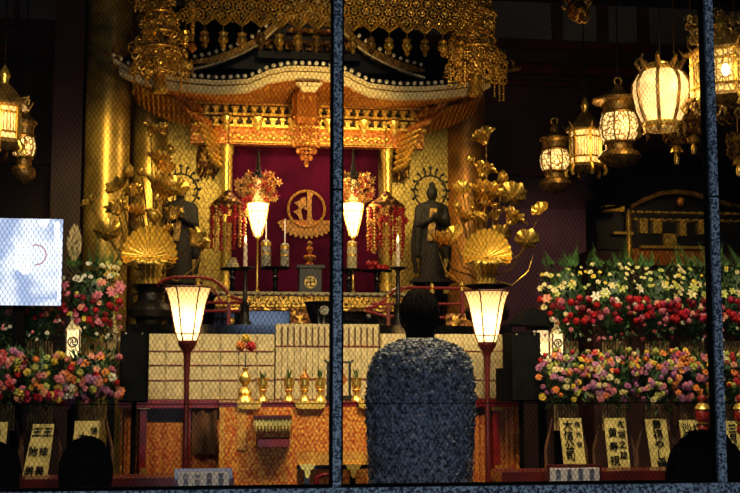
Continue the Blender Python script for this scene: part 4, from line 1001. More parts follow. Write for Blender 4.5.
for px, lb in ((263.5, 'gold altar cup with a green sprig right beside the bulbous flower vase'), (289.5, 'gold altar cup with a green sprig just left of the lidded cup'), (320.5, 'gold altar cup with a green sprig just right of the lidded cup'), (356.5, 'gold altar cup with a green sprig right of the steel post')): cup(px, lb)
cup(305, 'lidded gold altar cup with pointed finial, no sprig', False)
Y = YO+.06; t = thing('flower_vase', 'bulbous gold vase at the left end of the offering desk', 'vase', P_on(246, Y, zO)); s = kk(246, 390, Y)
MB().lathe([(8.5*s, 0), (9*s, 1*s), (8*s, 3*s), (6*s, 6*s), (7.2*s, 9*s), (6*s, 12*s), (3*s, 15*s), (3*s, 17*s), (5.6*s, 20*s), (6.4*s, 23*s), (5.4*s, 26*s), (2.6*s, 29*s), (2.4*s, 32*s), (3.6*s, 33.5*s), (2.2*s, 33.5*s), (.001, 30*s)], n=24).build('vase_body', 'gold_bright', t)
fs = thing('ball_flowers', 'yellow, orange and red ball flowers on one stem in the bulbous gold vase', 'flowers', P_on(246, Y, zO+31*s))
zf_ = lambda py: at(246, py, Y).z-zO-31*s
MB().tube([(0, 0, -.02), (.002, 0, zf_(352))], .0035, 6).build('stem', 'leaf', fs)
for (dx, py, m_, r_) in ((-4.5, 346, 'petal_orange', 5), (5.5, 346, 'petal_red', 5), (.5, 338.5, 'petal_yellow', 4.6)):
    b = MB(); 
    for i in range(30):
        a = i*2.4; z = 1-2*(i+.5)/30; q = sqrt(1-z*z); b.ball((dx*s+cos(a)*q*r_*s*.75, sin(a)*q*r_*s*.75, zf_(py)+z*r_*s*.75), r_*s*.32, 6, 4)
    b.ball((dx*s, 0, zf_(py)), r_*s*.8, 10, 7); b.build('flower_head', m_, fs)
p = P_on(339, YO+.3, zO); s = kk(339, 380, YO+.3)
t = thing('gong_frame', 'dark rectangular gong frame behind the steel post on the offering desk', 'frame', p); h = at(339, 362, YO+.3).z-zO
for sx_ in (-1, 1): MB().box((sx_*11*s, 0, h/2), (2.2*s, .02, h)).build('upright', 'dark_green_box', t, False)
MB().tube([(-14.5*s, 0, h+.012), (-12*s, 0, h), (12*s, 0, h), (14.5*s, 0, h+.012)], 1.3*s, 8).build('crossbar', 'dark_green_box', t)
MB().box((0, 0, .014), (26*s, .06, .028)).build('base', 'dark_green_box', t, False)
MB().lathe([(.001, 0), (5*s, .004), (7*s, .01), (7.4*s, .03), (6.6*s, .03)], n=24).build('gong', 'gold_orange', t, rot=(pi/2, 0, 0), loc=(0, .01, h*.55))
MB().tube([(-4*s, 0, h), (-4*s, 0, h*.7)], .003, 5).tube([(4*s, 0, h), (4*s, 0, h*.7)], .003, 5).build('cord', 'red_lacquer', t)

# ------------------------------------------------------------------ floor lamps
def floor_lamp(px, pyt, pyb_, Y, label, mirrored=1):
    base = at(px, 400, Y); base.z = FLOOR; k = kk(px, 310, Y); zt_ = at(px, pyt, Y).z-FLOOR; zb_ = at(px, pyb_, Y).z-FLOOR
    t = thing('floor_lamp', label, 'lamp', base, 'paper shade floor lamps')
    H = zt_-zb_; n = 6
    prof = [(8.8*k, 0), (11.2*k, H*.13), (14.4*k, H*.42), (17.6*k, H*.72), (20.6*k, H*.9), (23.4*k, H)]
    ring = lambda r_, z: [(cos(2*pi*i/n)*r_, sin(2*pi*i/n)*r_, zb_+z) for i in range(n)]
    MB().rings([ring(r_, z) for r_, z in prof], cap=False).build('lamp_shade', 'lamp_paper', t, False)
    MB().ball((0, 0, zb_+H*.12), (3*k, 3*k, 4*k), 12, 8).build('bulb', 'lamp_core', t)
    b = MB()
    for i in range(n):
        a = 2*pi*i/n; b.tube([(cos(a)*(r_+.002), sin(a)*(r_+.002), zb_+z) for r_, z in prof], .0042, 6)
        
    for i in (0, 1): 
        r_, z = prof[i]; r2 = ring(r_+.001, z); b.tube(r2+[r2[0]], .0035, 5, False)
    r2 = ring(23.4*k+.001, H); b.tube(r2+[r2[0]], .005, 5, False)
    b.build('shade_frame', 'dark_red', t)
    MB().lathe([(.001, zb_-.085), (3.6*k, zb_-.085), (4*k, zb_-.06), (8.5*k, zb_-.025), (9.5*k, zb_-.012), (9.5*k, zb_), (.001, zb_)], n=18).build('socket', 'dark_red', t)
    MB().lathe([(3.4*k, .04), (3.2*k, zb_*.5), (2.4*k, zb_-.22), (3.6*k, zb_-.08)], n=14).build('pole', 'dark_red', t)
    MB().lathe([(.15, 0), (.15, .02), (.12, .035), (.03, .06), (.02, .07)], n=28).build('base', 'dark_red', t)
    pt_light(base+Vector((0, 0, zb_+H*.40)), 4.2, (1, .74, .40), .05, 'floor_lamp_light')
floor_lamp(186.5, 287.5, 341, 6.45, 'paper shade floor lamp on a dark red pole, in front of the black urn')
floor_lamp(487.5, 291.5, 342.5, 6.62, 'paper shade floor lamp on a dark red pole, right of the shaggy coat wearer')

# ------------------------------------------------------------------ loudspeakers
def speaker(px0, px1, py0, py1, Y, label, step=None):
    p = at((px0+px1)/2, (py0+py1)/2, Y); k = kk((px0+px1)/2, 365, Y); w_, h = (px1-px0)*k, (py1-py0)*k
    t = thing('loudspeaker', label, 'loudspeaker', (p.x, Y, FLOOR)); zc = p.z-FLOOR
    MB().box((0, .0, zc), (w_, .17, h)).build('cabinet', 'black_plastic', t, False)
    MB().box((0, -.09, zc), (w_*.9, .012, h*.95)).build('grille', 'frame_black', t, False)
    if step: MB().box((-w_*.5-.02, 0, zc-h*.26), (.05, .14, h*.48)).build('side_bracket', 'black_plastic', t, False)
    MB().tube([(0, .02, .1), (0, .02, zc-h/2)], .014, 10).build('pole', 'black_plastic', t)
    for i in range(3):
        a = 2*pi*i/3+.5; MB().tube([(0, .02, .32), (cos(a)*.2, .02+sin(a)*.12, .012)], .009, 8).build('leg', 'black_plastic', t)
    b = MB()
    for x in (-1, 1): b.ball((x*w_*.3, -.1, zc+h*.47), .006, 6, 4)
    b.build('screw_heads', 'silver_gray', t)
speaker(121, 148, 332, 402, 6.72, 'black loudspeaker beside the left flowers')
speaker(506, 537, 333, 401, 6.75, 'black loudspeaker right of the right floor lamp', True)

# ------------------------------------------------------------------ votive lanterns
def votive(px, w, py0, py1, Y, label, roof=None, mark=False, m='votive_glow'):
    p = at(px, py1, Y); k = kk(px, py1, Y); z0, z1 = p.z-FLOOR, at(px, py0, Y).z-FLOOR; t = thing('votive_lantern', label, 'lantern', (p.x, Y, FLOOR))
    MB().box((0, 0, (z0+z1)/2), (w*k, w*k*.8, z1-z0)).build('paper_panel', m, t, False)
    b = MB()
    for sx_ in (-1, 1): b.box((sx_*w*k/2, -w*k*.4, (z0+z1)/2), (.008, .008, z1-z0))
    b.box((0, 0, z0-.01), (w*k*1.15, w*k, .02)); b.build('frame', 'brown_wood', t, False)
    MB().box((0, 0, z0/2-.01), (.04, .04, z0-.02)).box((0, 0, .02), (.2, .2, .04)).build('stand', 'frame_black', t, False)
    if roof:
        rw, rx = roof
        b = MB(); P = [(-rw*k*.62, .02), (-rw*k*.45, .035), (-rw*k*.25, .085), (0, .115), (rw*k*.25, .085), (rw*k*.42, .03), (rw*k*.5, -.0), (rw*k*.3, .012), (-rw*k*.3, .012)]
        b.prism([(x+rx*k, z1+z) for x, z in P], -.12, .12); b.box((rx*k*.3, 0, z1+.0), (w*k*1.5, .1, .03)); b.build('roof', 'frame_black', t, False)
    else:
        MB().lathe([(w*k*.62, z1), (w*k*.5, z1+.015), (w*k*.22, z1+.05), (w*k*.28, z1+.07), (.001, z1+.12)], n=4).build('cap', 'cream_band', t, False)
    if mark:
        b = MB(); cz = (z0+z1)/2+.01; b.torus((0, -w*k*.42, cz), w*k*.36, .004, 18, 5); u_ = w*k*.19; y_ = -w*k*.42
        for (xa_, za_, xb_, zb_) in ((-u_, 0, u_, 0), (0, -u_, 0, u_), (-u_, 0, -u_, -u_), (u_, 0, u_, u_), (-u_, u_, 0, u_), (0, -u_, u_, -u_)): b.box(((xa_+xb_)/2, y_, cz+(za_+zb_)/2), (abs(xb_-xa_)+.005, .006, abs(zb_-za_)+.005))
        b.build('crest', 'ink', t)
    return t
votive(73, 13, 330, 358, 6.80, 'small pale votive lantern with a ring crest between the left flowers', None, True)
votive(112, 11, 333, 362, 7.12, 'plain narrow votive lantern beside the left loudspeaker', None, False, 'paper')
votive(541.5, 13, 328, 364, 6.92, 'glowing votive lantern under a black curved roof beside the right loudspeaker', (38, -11))
votive(557, 11, 334, 356, 6.84, 'small pale votive lantern with ring crest at the right flowers', None, True)

# ------------------------------------------------------------------ flowers
def fm(kind):
    b = MB()
    if kind == 'carnation':
        for i in range(26):
            z = 1-1.55*(i+.5)/26; a = i*2.4; q = sqrt(max(0, 1-z*z)); d = Vector((cos(a)*q, sin(a)*q, z)); u1, u2 = basis(d)
            c_ = d*.62
            b.face([c_-u1*.36-d*.15, c_+u2*.36+d*.12, c_+u1*.36+d*.26, c_-u2*.36+d*.06])
        b.ball((0, 0, 0), .62, 8, 5)
    elif kind == 'lily':
        for i in range(6):
            a = 2*pi*i/6
            b.surf(lambda u, v, a=a: (cos(a)*1.15*v-sin(a)*(u-.5)*.62*sin(pi*min(1, v*.9+.08)), sin(a)*1.15*v+cos(a)*(u-.5)*.62*sin(pi*min(1, v*.9+.08)), .55*v-.45*v**3+.15*abs(u-.5)), 2, 5)
        b.lathe([(.06, -.5), (.12, 0), (.05, .35)], n=6)
    elif kind == 'daisy':
        for i in range(12):
            a = 2*pi*i/12; n_ = Vector((-sin(a), cos(a), 0))*.2; d = Vector((cos(a), sin(a), 0))
            b.face([d*.2, d*.75+n_+Vector((0, 0, .12)), d*1.05+Vector((0, 0, .05)), d*.75-n_+Vector((0, 0, .12))])
        b.ball((0, 0, .08), (.36, .36, .24), 8, 5)
    elif kind == 'cluster':
        for i in range(13):
            z = 1-1.5*(i+.5)/13; a = i*2.4; q = sqrt(max(0, 1-z*z)); c_ = Vector((cos(a)*q, sin(a)*q, z))*.72
            for j in range(4): aa = pi/2*j; b.face([c_, c_+Vector((cos(aa-.5)*.3, sin(aa-.5)*.3, .1)), c_+Vector((cos(aa)*.42, sin(aa)*.42, .02)), c_+Vector((cos(aa+.5)*.3, sin(aa+.5)*.3, .1))])
            b.ball(c_, .17, 5, 3)
    return b
FB = {k_: fm(k_) for k_ in ('carnation', 'lily', 'daisy', 'cluster')}
FM = {}
def flower_mesh(kind, colr):
    if (kind, colr) not in FM:
        me = FB[kind].mesh(kind); me.materials.append(MATS['petal_'+colr]); FM[kind, colr] = me
    return FM[kind, colr]
LEAFY = random.Random(5)
def foliage(b, c, rx, ry, rz, n, s_=.035):
    b.ball(c, (rx*.75, ry*.7, rz*.8), 12, 8)
    for i in range(n):
        z = LEAFY.uniform(-1, 1); a = LEAFY.uniform(0, 2*pi); q = (1-z**6)**.5; d = Vector((cos(a)*q, sin(a)*q, z))
        p = Vector(c)+Vector((d.x*rx, d.y*ry, d.z*rz))*LEAFY.uniform(.6, .95); d2 = (d+Vector((LEAFY.uniform(-.7, .7), LEAFY.uniform(-.7, .7), LEAFY.uniform(-.3, .7)))).normalized(); u1, u2 = basis(d2); L_ = s_*LEAFY.uniform(.7, 1.6)
        b.face([p, p+d2*L_*.5+u1*L_*.22, p+d2*L_, p+d2*L_*.5-u1*L_*.22])
YT, YLo = 6.95, 6.62
def flower_tier(t, org, cx, half, Y, zones, fol, fern=0, rim=.10):
    # zones: (y0, y1, count, kind choices, colours, size px)
    y0, y1 = fol; c0 = at(cx, (y0+y1)/2, Y); k = kk(cx, (y0+y1)/2, Y)
    b = MB(); foliage(b, c0-org, half*1.05*k, .16, (y1-y0)/2*k, 640); b.build('foliage', 'leaf', t, False)
    for (a, b_, n, kinds, cols, sz) in zones:
        for i in range(int(n*1.55)):
            px = cx+half*R.uniform(-1.05, 1.05); py = R.uniform(a, b_)
            v = (py-(y0+y1)/2)/((y1-y0)/2); u = (px-cx)/(half*1.05); dep = -.17*sqrt(max(.05, 1-.55*u*u-.55*v*v))-R.uniform(0, .03)
            Yi = Y+dep; p = at(px, py, Yi); s_ = sz/2*.88*kk(px, py, Yi)*R.uniform(.75, 1.2); kd = R.choice(kinds); cl = R.choice(cols)
            d = Vector((u*.6, -1, -v*.5+.35)).normalized(); e = d.to_track_quat('Z', 'Y').to_euler()
            put(kd, flower_mesh(kd, cl), None, t, loc=p-org, rot=e, sc=s_)
    if fern:
        b = MB()
        for i in range(fern):
            px = cx+half*R.uniform(-.9, .9); h = R.uniform(14, 30)*k; p = at(px, y0+6, Y+.03)-org; ln = R.uniform(-.06, .06)
            for j in range(14):
                q = p+Vector((ln*(j/13), 0, h*j/13)); L_ = .045*(1-j/15)
                for s_ in (-1, 1): b.face([q, q+Vector((s_*L_*.6, -.01, L_*.35)), q+Vector((s_*L_, -.012, L_*.75)), q+Vector((s_*L_*.5, 0, L_*.52))])
        b.build('fern_sprays', 'leaf_bright', t, False)
def holder(t, org, cx, py0, py1, w, Y):
    p = at(cx, py0, Y); k = kk(cx, py0, Y); b = MB(); n = 9; h = (py1-py0)*k
    for i in range(n): b.tube([(p.x-org.x+(i-(n-1)/2)*w/n*k, p.y-org.y, p.z-org.z), (p.x-org.x+(i-(n-1)/2)*w/n*k, p.y-org.y, p.z-org.z-h)], w/n*k*.40, 7)
    b.build('bamboo_holder', 'bamboo', t)
def slip(t, org, poly, Y, texts):
    # poly: four pixel corners tl, tr, br, bl of the slip; texts: (columns of characters, x fraction, size)
    pts = [at(x, y, Y)-org for x, y in poly]; b = MB()
    b.v = [tuple(p) for p in pts]+[tuple(p+Vector((0, .008, 0))) for p in pts]; b.f = [(3, 2, 1, 0), (4, 5, 6, 7), (0, 1, 5, 4), (1, 2, 6, 5), (2, 3, 7, 6), (3, 0, 4, 7)]
    o = b.build('name_slip', 'slip_paper', t, False)
    tl, tr, br, bl = pts; w_ = (tr-tl).length; h = (tl-bl).length; dn = (bl-tl).normalized(); rt = (tr-tl).normalized()
    b = MB()
    for chars, fx, f0, sz, stp in texts:
        for i, ch in enumerate(chars):
            q = tl+rt*w_*fx+dn*h*(f0+stp*i)
            M_ = Matrix(((rt.x, -dn.x, 0, q.x), (0, 0, -1, q.y-.004), (rt.z, -dn.z, 0, q.z), (0, 0, 0, 1)))
            text_into(b, ch, sz*w_*1.10, M_)
    b.build('lettering', 'ink', o, False)
def stand_legs(t, org, cx, Yl, Yu, ybot=420):
    b = MB(); zf_ = FLOOR-org.z
    for s_ in (-1, 1):
        a = at(cx+s_*13, 418, Yl)-org; m_ = at(cx+s_*20, 452, Yl)-org
        MB().tube([a, m_+Vector((0, 0, .02)), Vector((m_.x*1.05, m_.y-.04, zf_+.3)), Vector((m_.x*1.1, m_.y-.06, zf_))], .010, 7).build('leg', 'brown_wood', t)
    p = at(cx, 405, Yu)-org; q = at(cx, 345, Yu)-org
    MB().tube([Vector((p.x, p.y, zf_)), Vector((q.x, q.y, q.z))], .016, 8).build('mast', 'brown_wood', t)
    z_ = at(cx, 418, Yl)-org; MB().box(((z_+p)/2)+Vector((0, 0, 0)), (.03, abs(z_.y-p.y)+.05, .03)).build('arm', 'brown_wood', t, False)
def stand(cx, half, label, up, lo, slipdef, group, has_upper=True, off_lo=0):
    org = at(cx, 430, YLo+.15); org.z = FLOOR; t = thing('flower_stand', label, 'flower stand', org, group)
    if has_upper: flower_tier(t, org, cx, half, YT, *up); holder(t, org, cx, 341, 358, 26, YT-.02)
    flower_tier(t, org, cx+off_lo, half, YLo, *lo); holder(t, org, cx+off_lo, 404, 430, 26, YLo-.04)
    stand_legs(t, org, cx+off_lo, YLo, YT)
    if slipdef: slip(t, org, slipdef[0], YLo-.11, slipdef[1])
    return t
def up_zone(extra='white'):
    return ([(264, 288, 13, ['daisy'], ['yellow', 'cream', 'cream', 'lime'], 5.4), (284, 299, 4, ['lily'], ['cream', 'cream', 'lime', extra], 10.5), (298, 322, 17, ['carnation'], ['red', 'red', 'red', 'deepred', 'magenta', 'pink'], 10), (300, 326, 7, ['carnation', 'daisy'], ['white', 'cream', 'pink', 'salmon'], 7), (322, 340, 5, ['daisy', 'cluster'], ['pink', 'white', 'deepred'], 4.5)], (262, 345), 5)
def lo_zone(cols): return ([(354, 400, 40, ['cluster', 'carnation', 'cluster', 'daisy'], cols, 7.6), (350, 372, 10, ['carnation', 'daisy'], ['orange', 'yellow', 'red', 'cream', 'lime'], 8.5)], (350, 410), 0)
mix1 = ['mauve', 'mauve', 'mauve', 'lime', 'lime', 'orange', 'cream', 'pink']
GF = 'congratulatory flower stands'
stand(566, 26, 'two-tier flower stand over the leftmost right-hand slip, red blooms on its lower tier', up_zone('salmon'), lo_zone(['mauve', 'mauve', 'lime', 'orange', 'pink', 'yellow', 'cream']), (((559, 418), (581, 418), (586, 464), (564, 464)), [('大信公司', .34, .17, .42, .22), ('信元台', .80, .14, .24, .22)]), GF)
stand(614, 25, 'two-tier flower stand whose slip has a big column starting with the character 黄', up_zone('white'), lo_zone(mix1), (((604, 418), (625, 418), (631, 472), (609, 472)), [('黄寿視', .33, .28, .42, .26), ('本堀之益', .76, .12, .34, .19)]), GF)
stand(657, 24, 'two-tier flower stand whose slip ends in the characters や し 講', up_zone('cream'), lo_zone(mix1+['mauve', 'pink']), (((645, 419), (666, 419), (673, 473), (653, 473)), [('豊福やし講', .5, .12, .44, .185)]), GF)
stand(692, 21, 'two-tier flower stand behind the dark head, just left of the right steel post', up_zone('white'), lo_zone(['orange', 'mauve', 'mauve', 'orange', 'lime', 'pink']), (((679, 420), (702, 420), (708, 470), (686, 470)), [('沙原', .28, .18, .40, .24), ('焼山', .74, .18, .40, .24)]), GF)
stand(736, 24, 'two-tier flower stand at the right picture edge, beyond the right steel post', up_zone('pink'), lo_zone(['red', 'pink', 'salmon', 'white', 'lime', 'red', 'yellow']), (((722, 421), (745, 421), (750, 470), (727, 470)), [('三月会', .4, .16, .36, .2)]), GF)
lup = ([(262, 282, 13, ['daisy'], ['white', 'white', 'cream', 'lime'], 7), (281, 296, 6, ['lily'], ['pink', 'pink', 'salmon', 'pink'], 12), (294, 325, 21, ['carnation'], ['red', 'red', 'deepred', 'pink', 'magenta'], 9.5), (290, 322, 8, ['daisy', 'carnation'], ['lime', 'yellow', 'pink', 'salmon'], 7), (322, 340, 6, ['daisy'], ['pink', 'white'], 4.5)], (262, 345), 4)
lupb = ([(298, 318, 15, ['carnation'], ['red', 'red', 'salmon', 'deepred'], 9.5), (318, 340, 6, ['daisy'], ['pink', 'white', 'deepred'], 4.5)], (292, 345), 0)
l1 = ([(354, 402, 30, ['carnation', 'cluster'], ['yellow', 'yellow', 'salmon', 'lime', 'pink', 'orange'], 9.5), (388, 403, 9, ['carnation'], ['magenta', 'red', 'magenta'], 10)], (348, 412), 0)
l2 = ([(354, 396, 34, ['carnation', 'cluster', 'lily'], ['orange', 'salmon', 'mauve', 'lime', 'white', 'pink', 'orange'], 9.5), (366, 385, 3, ['carnation'], ['red'], 10), (388, 406, 8, ['cluster'], ['mauve', 'pink'], 8)], (348, 406), 0)
l0 = ([(350, 402, 32, ['carnation', 'cluster'], ['pink', 'pink', 'salmon', 'mauve', 'red'], 9)], (346, 412), 0)
stand(2, 22, 'flower stand with pink blooms at the far left edge, below the lit screen', lupb, l0, (((-12, 422), (8, 422), (2, 478), (-18, 478)), [('祝', .5, .2, .4, .25)]), GF)
stand(40, 24, 'flower stand whose slip reads 王 王 in two columns', lupb, l1, (((33.5, 424), (54.5, 424), (47, 480), (21.5, 480)), [('王桂英', .76, .15, .42, .345), ('王始弟', .27, .15, .42, .345)]), GF)
s3 = stand(92, 28, 'two-tier flower stand topped by pink lilies and a plume, beside the left loudspeaker', lup, l2, (((75, 421), (100, 421), (96, 470), (71, 470)), [('大石原', .35, .34, .36, .26), ('信一', .8, .2, .28, .2)]), GF)
org = s3.location; b = MB(); p = at(72, 262, YT+.03)-org; k = kk(72, 250, YT)
for i in range(200):
    v = R.random(); a = R.uniform(-1, 1); q = p+Vector((2*k+a*6*k*sin(pi*(v*.85+.1)), R.uniform(-.02, .02), v*34*k)); d = Vector((a*.35, 0, 1)).normalized(); b.tube([q, q+d*.03], [.003, .001], 4)
b.build('plume', 'plume', s3, False)
b = MB()
for i in range(3):
    p = at(104+i*4, 268, YT)-org
    for j in range(18):
        q = p+Vector(((i-1)*.05*j/18, 0, .22*j/17*(1-.15*i))); L_ = .05*(1-j/19)
        for s_ in (-1, 1): b.face([q, q+Vector((s_*L_*.6, -.01, L_*.38)), q+Vector((s_*L_, -.012, L_*.8)), q+Vector((s_*L_*.5, 0, L_*.52))])
b.build('fern_fronds', 'leaf_bright', s3, False)

# ------------------------------------------------------------------ red plinths, number plates
def plinth(px0, px1, py, Y, label):
    x0, x1 = at(px0, py, Y).x, at(px1, py, Y).x; z = at((px0+px1)/2, py, Y).z
    t = thing('lacquer_plinth', label, 'plinth', ((x0+x1)/2, Y+.1, FLOOR)); h = z-FLOOR
    MB().box((0, 0, h/2-.02), (x1-x0, .2, h-.04)).build('body', 'dark_red', t, False)
    MB().box((0, 0, h-.025), (x1-x0+.02, .24, .05)).build('coping', 'dark_red', t, False)
plinth(-8, 232, 478, 5.95, 'long low red lacquer plinth in front of the left flower stands')
plinth(503, 700, 471, 5.95, 'long low red lacquer plinth in front of the right flower stands')
def plate(px0, px1, py0, py1, Y, rows, label, tilt=0):
    x0, x1 = at(px0, py0, Y).x, at(px1, py0, Y).x; z1, z0 = at((px0+px1)/2, py0, Y).z, at((px0+px1)/2, py1, Y).z; h = z1-z0; w_ = x1-x0
    t = thing('notice_plate', label, 'sign', ((x0+x1)/2, Y, FLOOR)); zc = (z0+z1)/2-FLOOR
    MB().box((0, 0, zc), (w_, .012, h)).build('board', 'paper_white', t, False)
    MB().box((0, .022, zc), (w_+.03, .03, h+.03)).build('frame', 'dark_red', t, False)
    MB().box((0, .06, (zc-h/2)/2), (w_+.03, .1, zc-h/2)).build('stand', 'dark_red', t, False)
    b = MB()
    for r_, row in enumerate(rows):
        for i, ch in enumerate(row): text_into(b, ch, h*.30, Matrix.Translation((-w_/2+(i+.7)*w_/(len(row)+.4), -.007, zc+h*.30-r_*h*.31)) @ FACE)
    b.build('lettering', 'ink_grey', t, False)
plate(178, 229, 472, 491, 5.6, ('川一前南', '日九朝堂', '人月参三'), 'white notice plate with rows of characters at the lower left, under the floor lamp')
plate(550, 599, 468, 486, 5.6, ('本日護摩', '祈願成就'), 'white notice plate with characters below the leftmost right-hand slip')
# red and gold stacked ornament
def stack_orn(px, label):
    Y = 6.3; base = at(px, 434, Y); k = kk(px, 415, Y); t = thing('stacked_ornament', label, 'ornament', Vector((base.x, Y, FLOOR))); z = base.z-FLOOR
    MB().lathe([(.03, 0), (.03, .01), (.012, .02), (.012, z)], n=12).build('pole', 'black_lacquer', t)
    MB().lathe([(4*k, z), (5*k, z+2*k), (5*k, z+7*k), (3.6*k, z+9*k)], n=18).build('lower_drum', 'red_lacquer', t)
    MB().lathe([(3.6*k, z+9*k), (6*k, z+11*k), (4*k, z+12.5*k)], n=18).build('gold_collar', 'gold_bright', t)
    MB().lathe([(6*k, z+12.5*k), (7*k, z+14*k), (7*k, z+22*k), (6*k, z+23.5*k)], n=18).build('middle_drum', 'red_lacquer', t)
    MB().lathe([(6*k, z+23.5*k), (8*k, z+25*k), (5*k, z+30*k), (2*k, z+31*k)], n=18).build('gold_cap', 'gold_bright', t)
    MB().ball((0, 0, z+35*k), 4.6*k, 14, 10).build('red_ball', 'red_lacquer', t)
stack_orn(703, 'red and gold stacked ornament beside the right steel post, above the dark head'); stack_orn(742, 'red and gold stacked ornament cut by the right picture edge')

# ------------------------------------------------------------------ screen at left
Y = 6.70; p0, p1 = at(-22, 218, Y), at(63.5, 218, Y); z1, z0 = at(20, 218, Y).z, at(20, 306, Y).z; w_ = p1.x-p0.x; h = z1-z0; k = kk(30, 260, Y)
t = thing('display_screen', 'bright blue-white display screen at the left edge above the flowers', 'screen', ((p0.x+p1.x)/2, Y, FLOOR)); zc = (z0+z1)/2-FLOOR
MB().box((0, .02, zc), (w_, .03, h)).build('housing', 'black_plastic', t, False)
MB().box((0, 0, zc), (w_*.992, .012, h*.985)).build('picture', 'screen_picture', t, False)
sl = lambda px, py: Vector((at(px, py, Y).x-(p0.x+p1.x)/2, -.009, at(px, py, Y).z-FLOOR))
b = MB()
for pl in ([(16, 243), (30, 243), (32, 262), (33, 272), (24, 275), (15, 268)], [(54, 222), (60, 222), (61, 300), (57, 302), (60, 262), (55, 240)], [(40, 220), (50, 219), (46, 228), (39, 226)]): b.prism([(sl(*q).x, sl(*q).z) for q in pl][::-1], -.010, -.006)
b.build('bright_shape', 'picture_white', t, False)
b = MB(); c_ = sl(36, 255); b.torus((c_.x, -.011, c_.z), 10*k, .0035, 24, 5, 'y', -1.6, 1.9); b.build('red_arc', 'picture_red', t)
MB().box((0, .05, zc/2), (.06, .05, zc)).box((0, .05, .015), (.5, .3, .03)).build('stand', 'black_plastic', t, False)

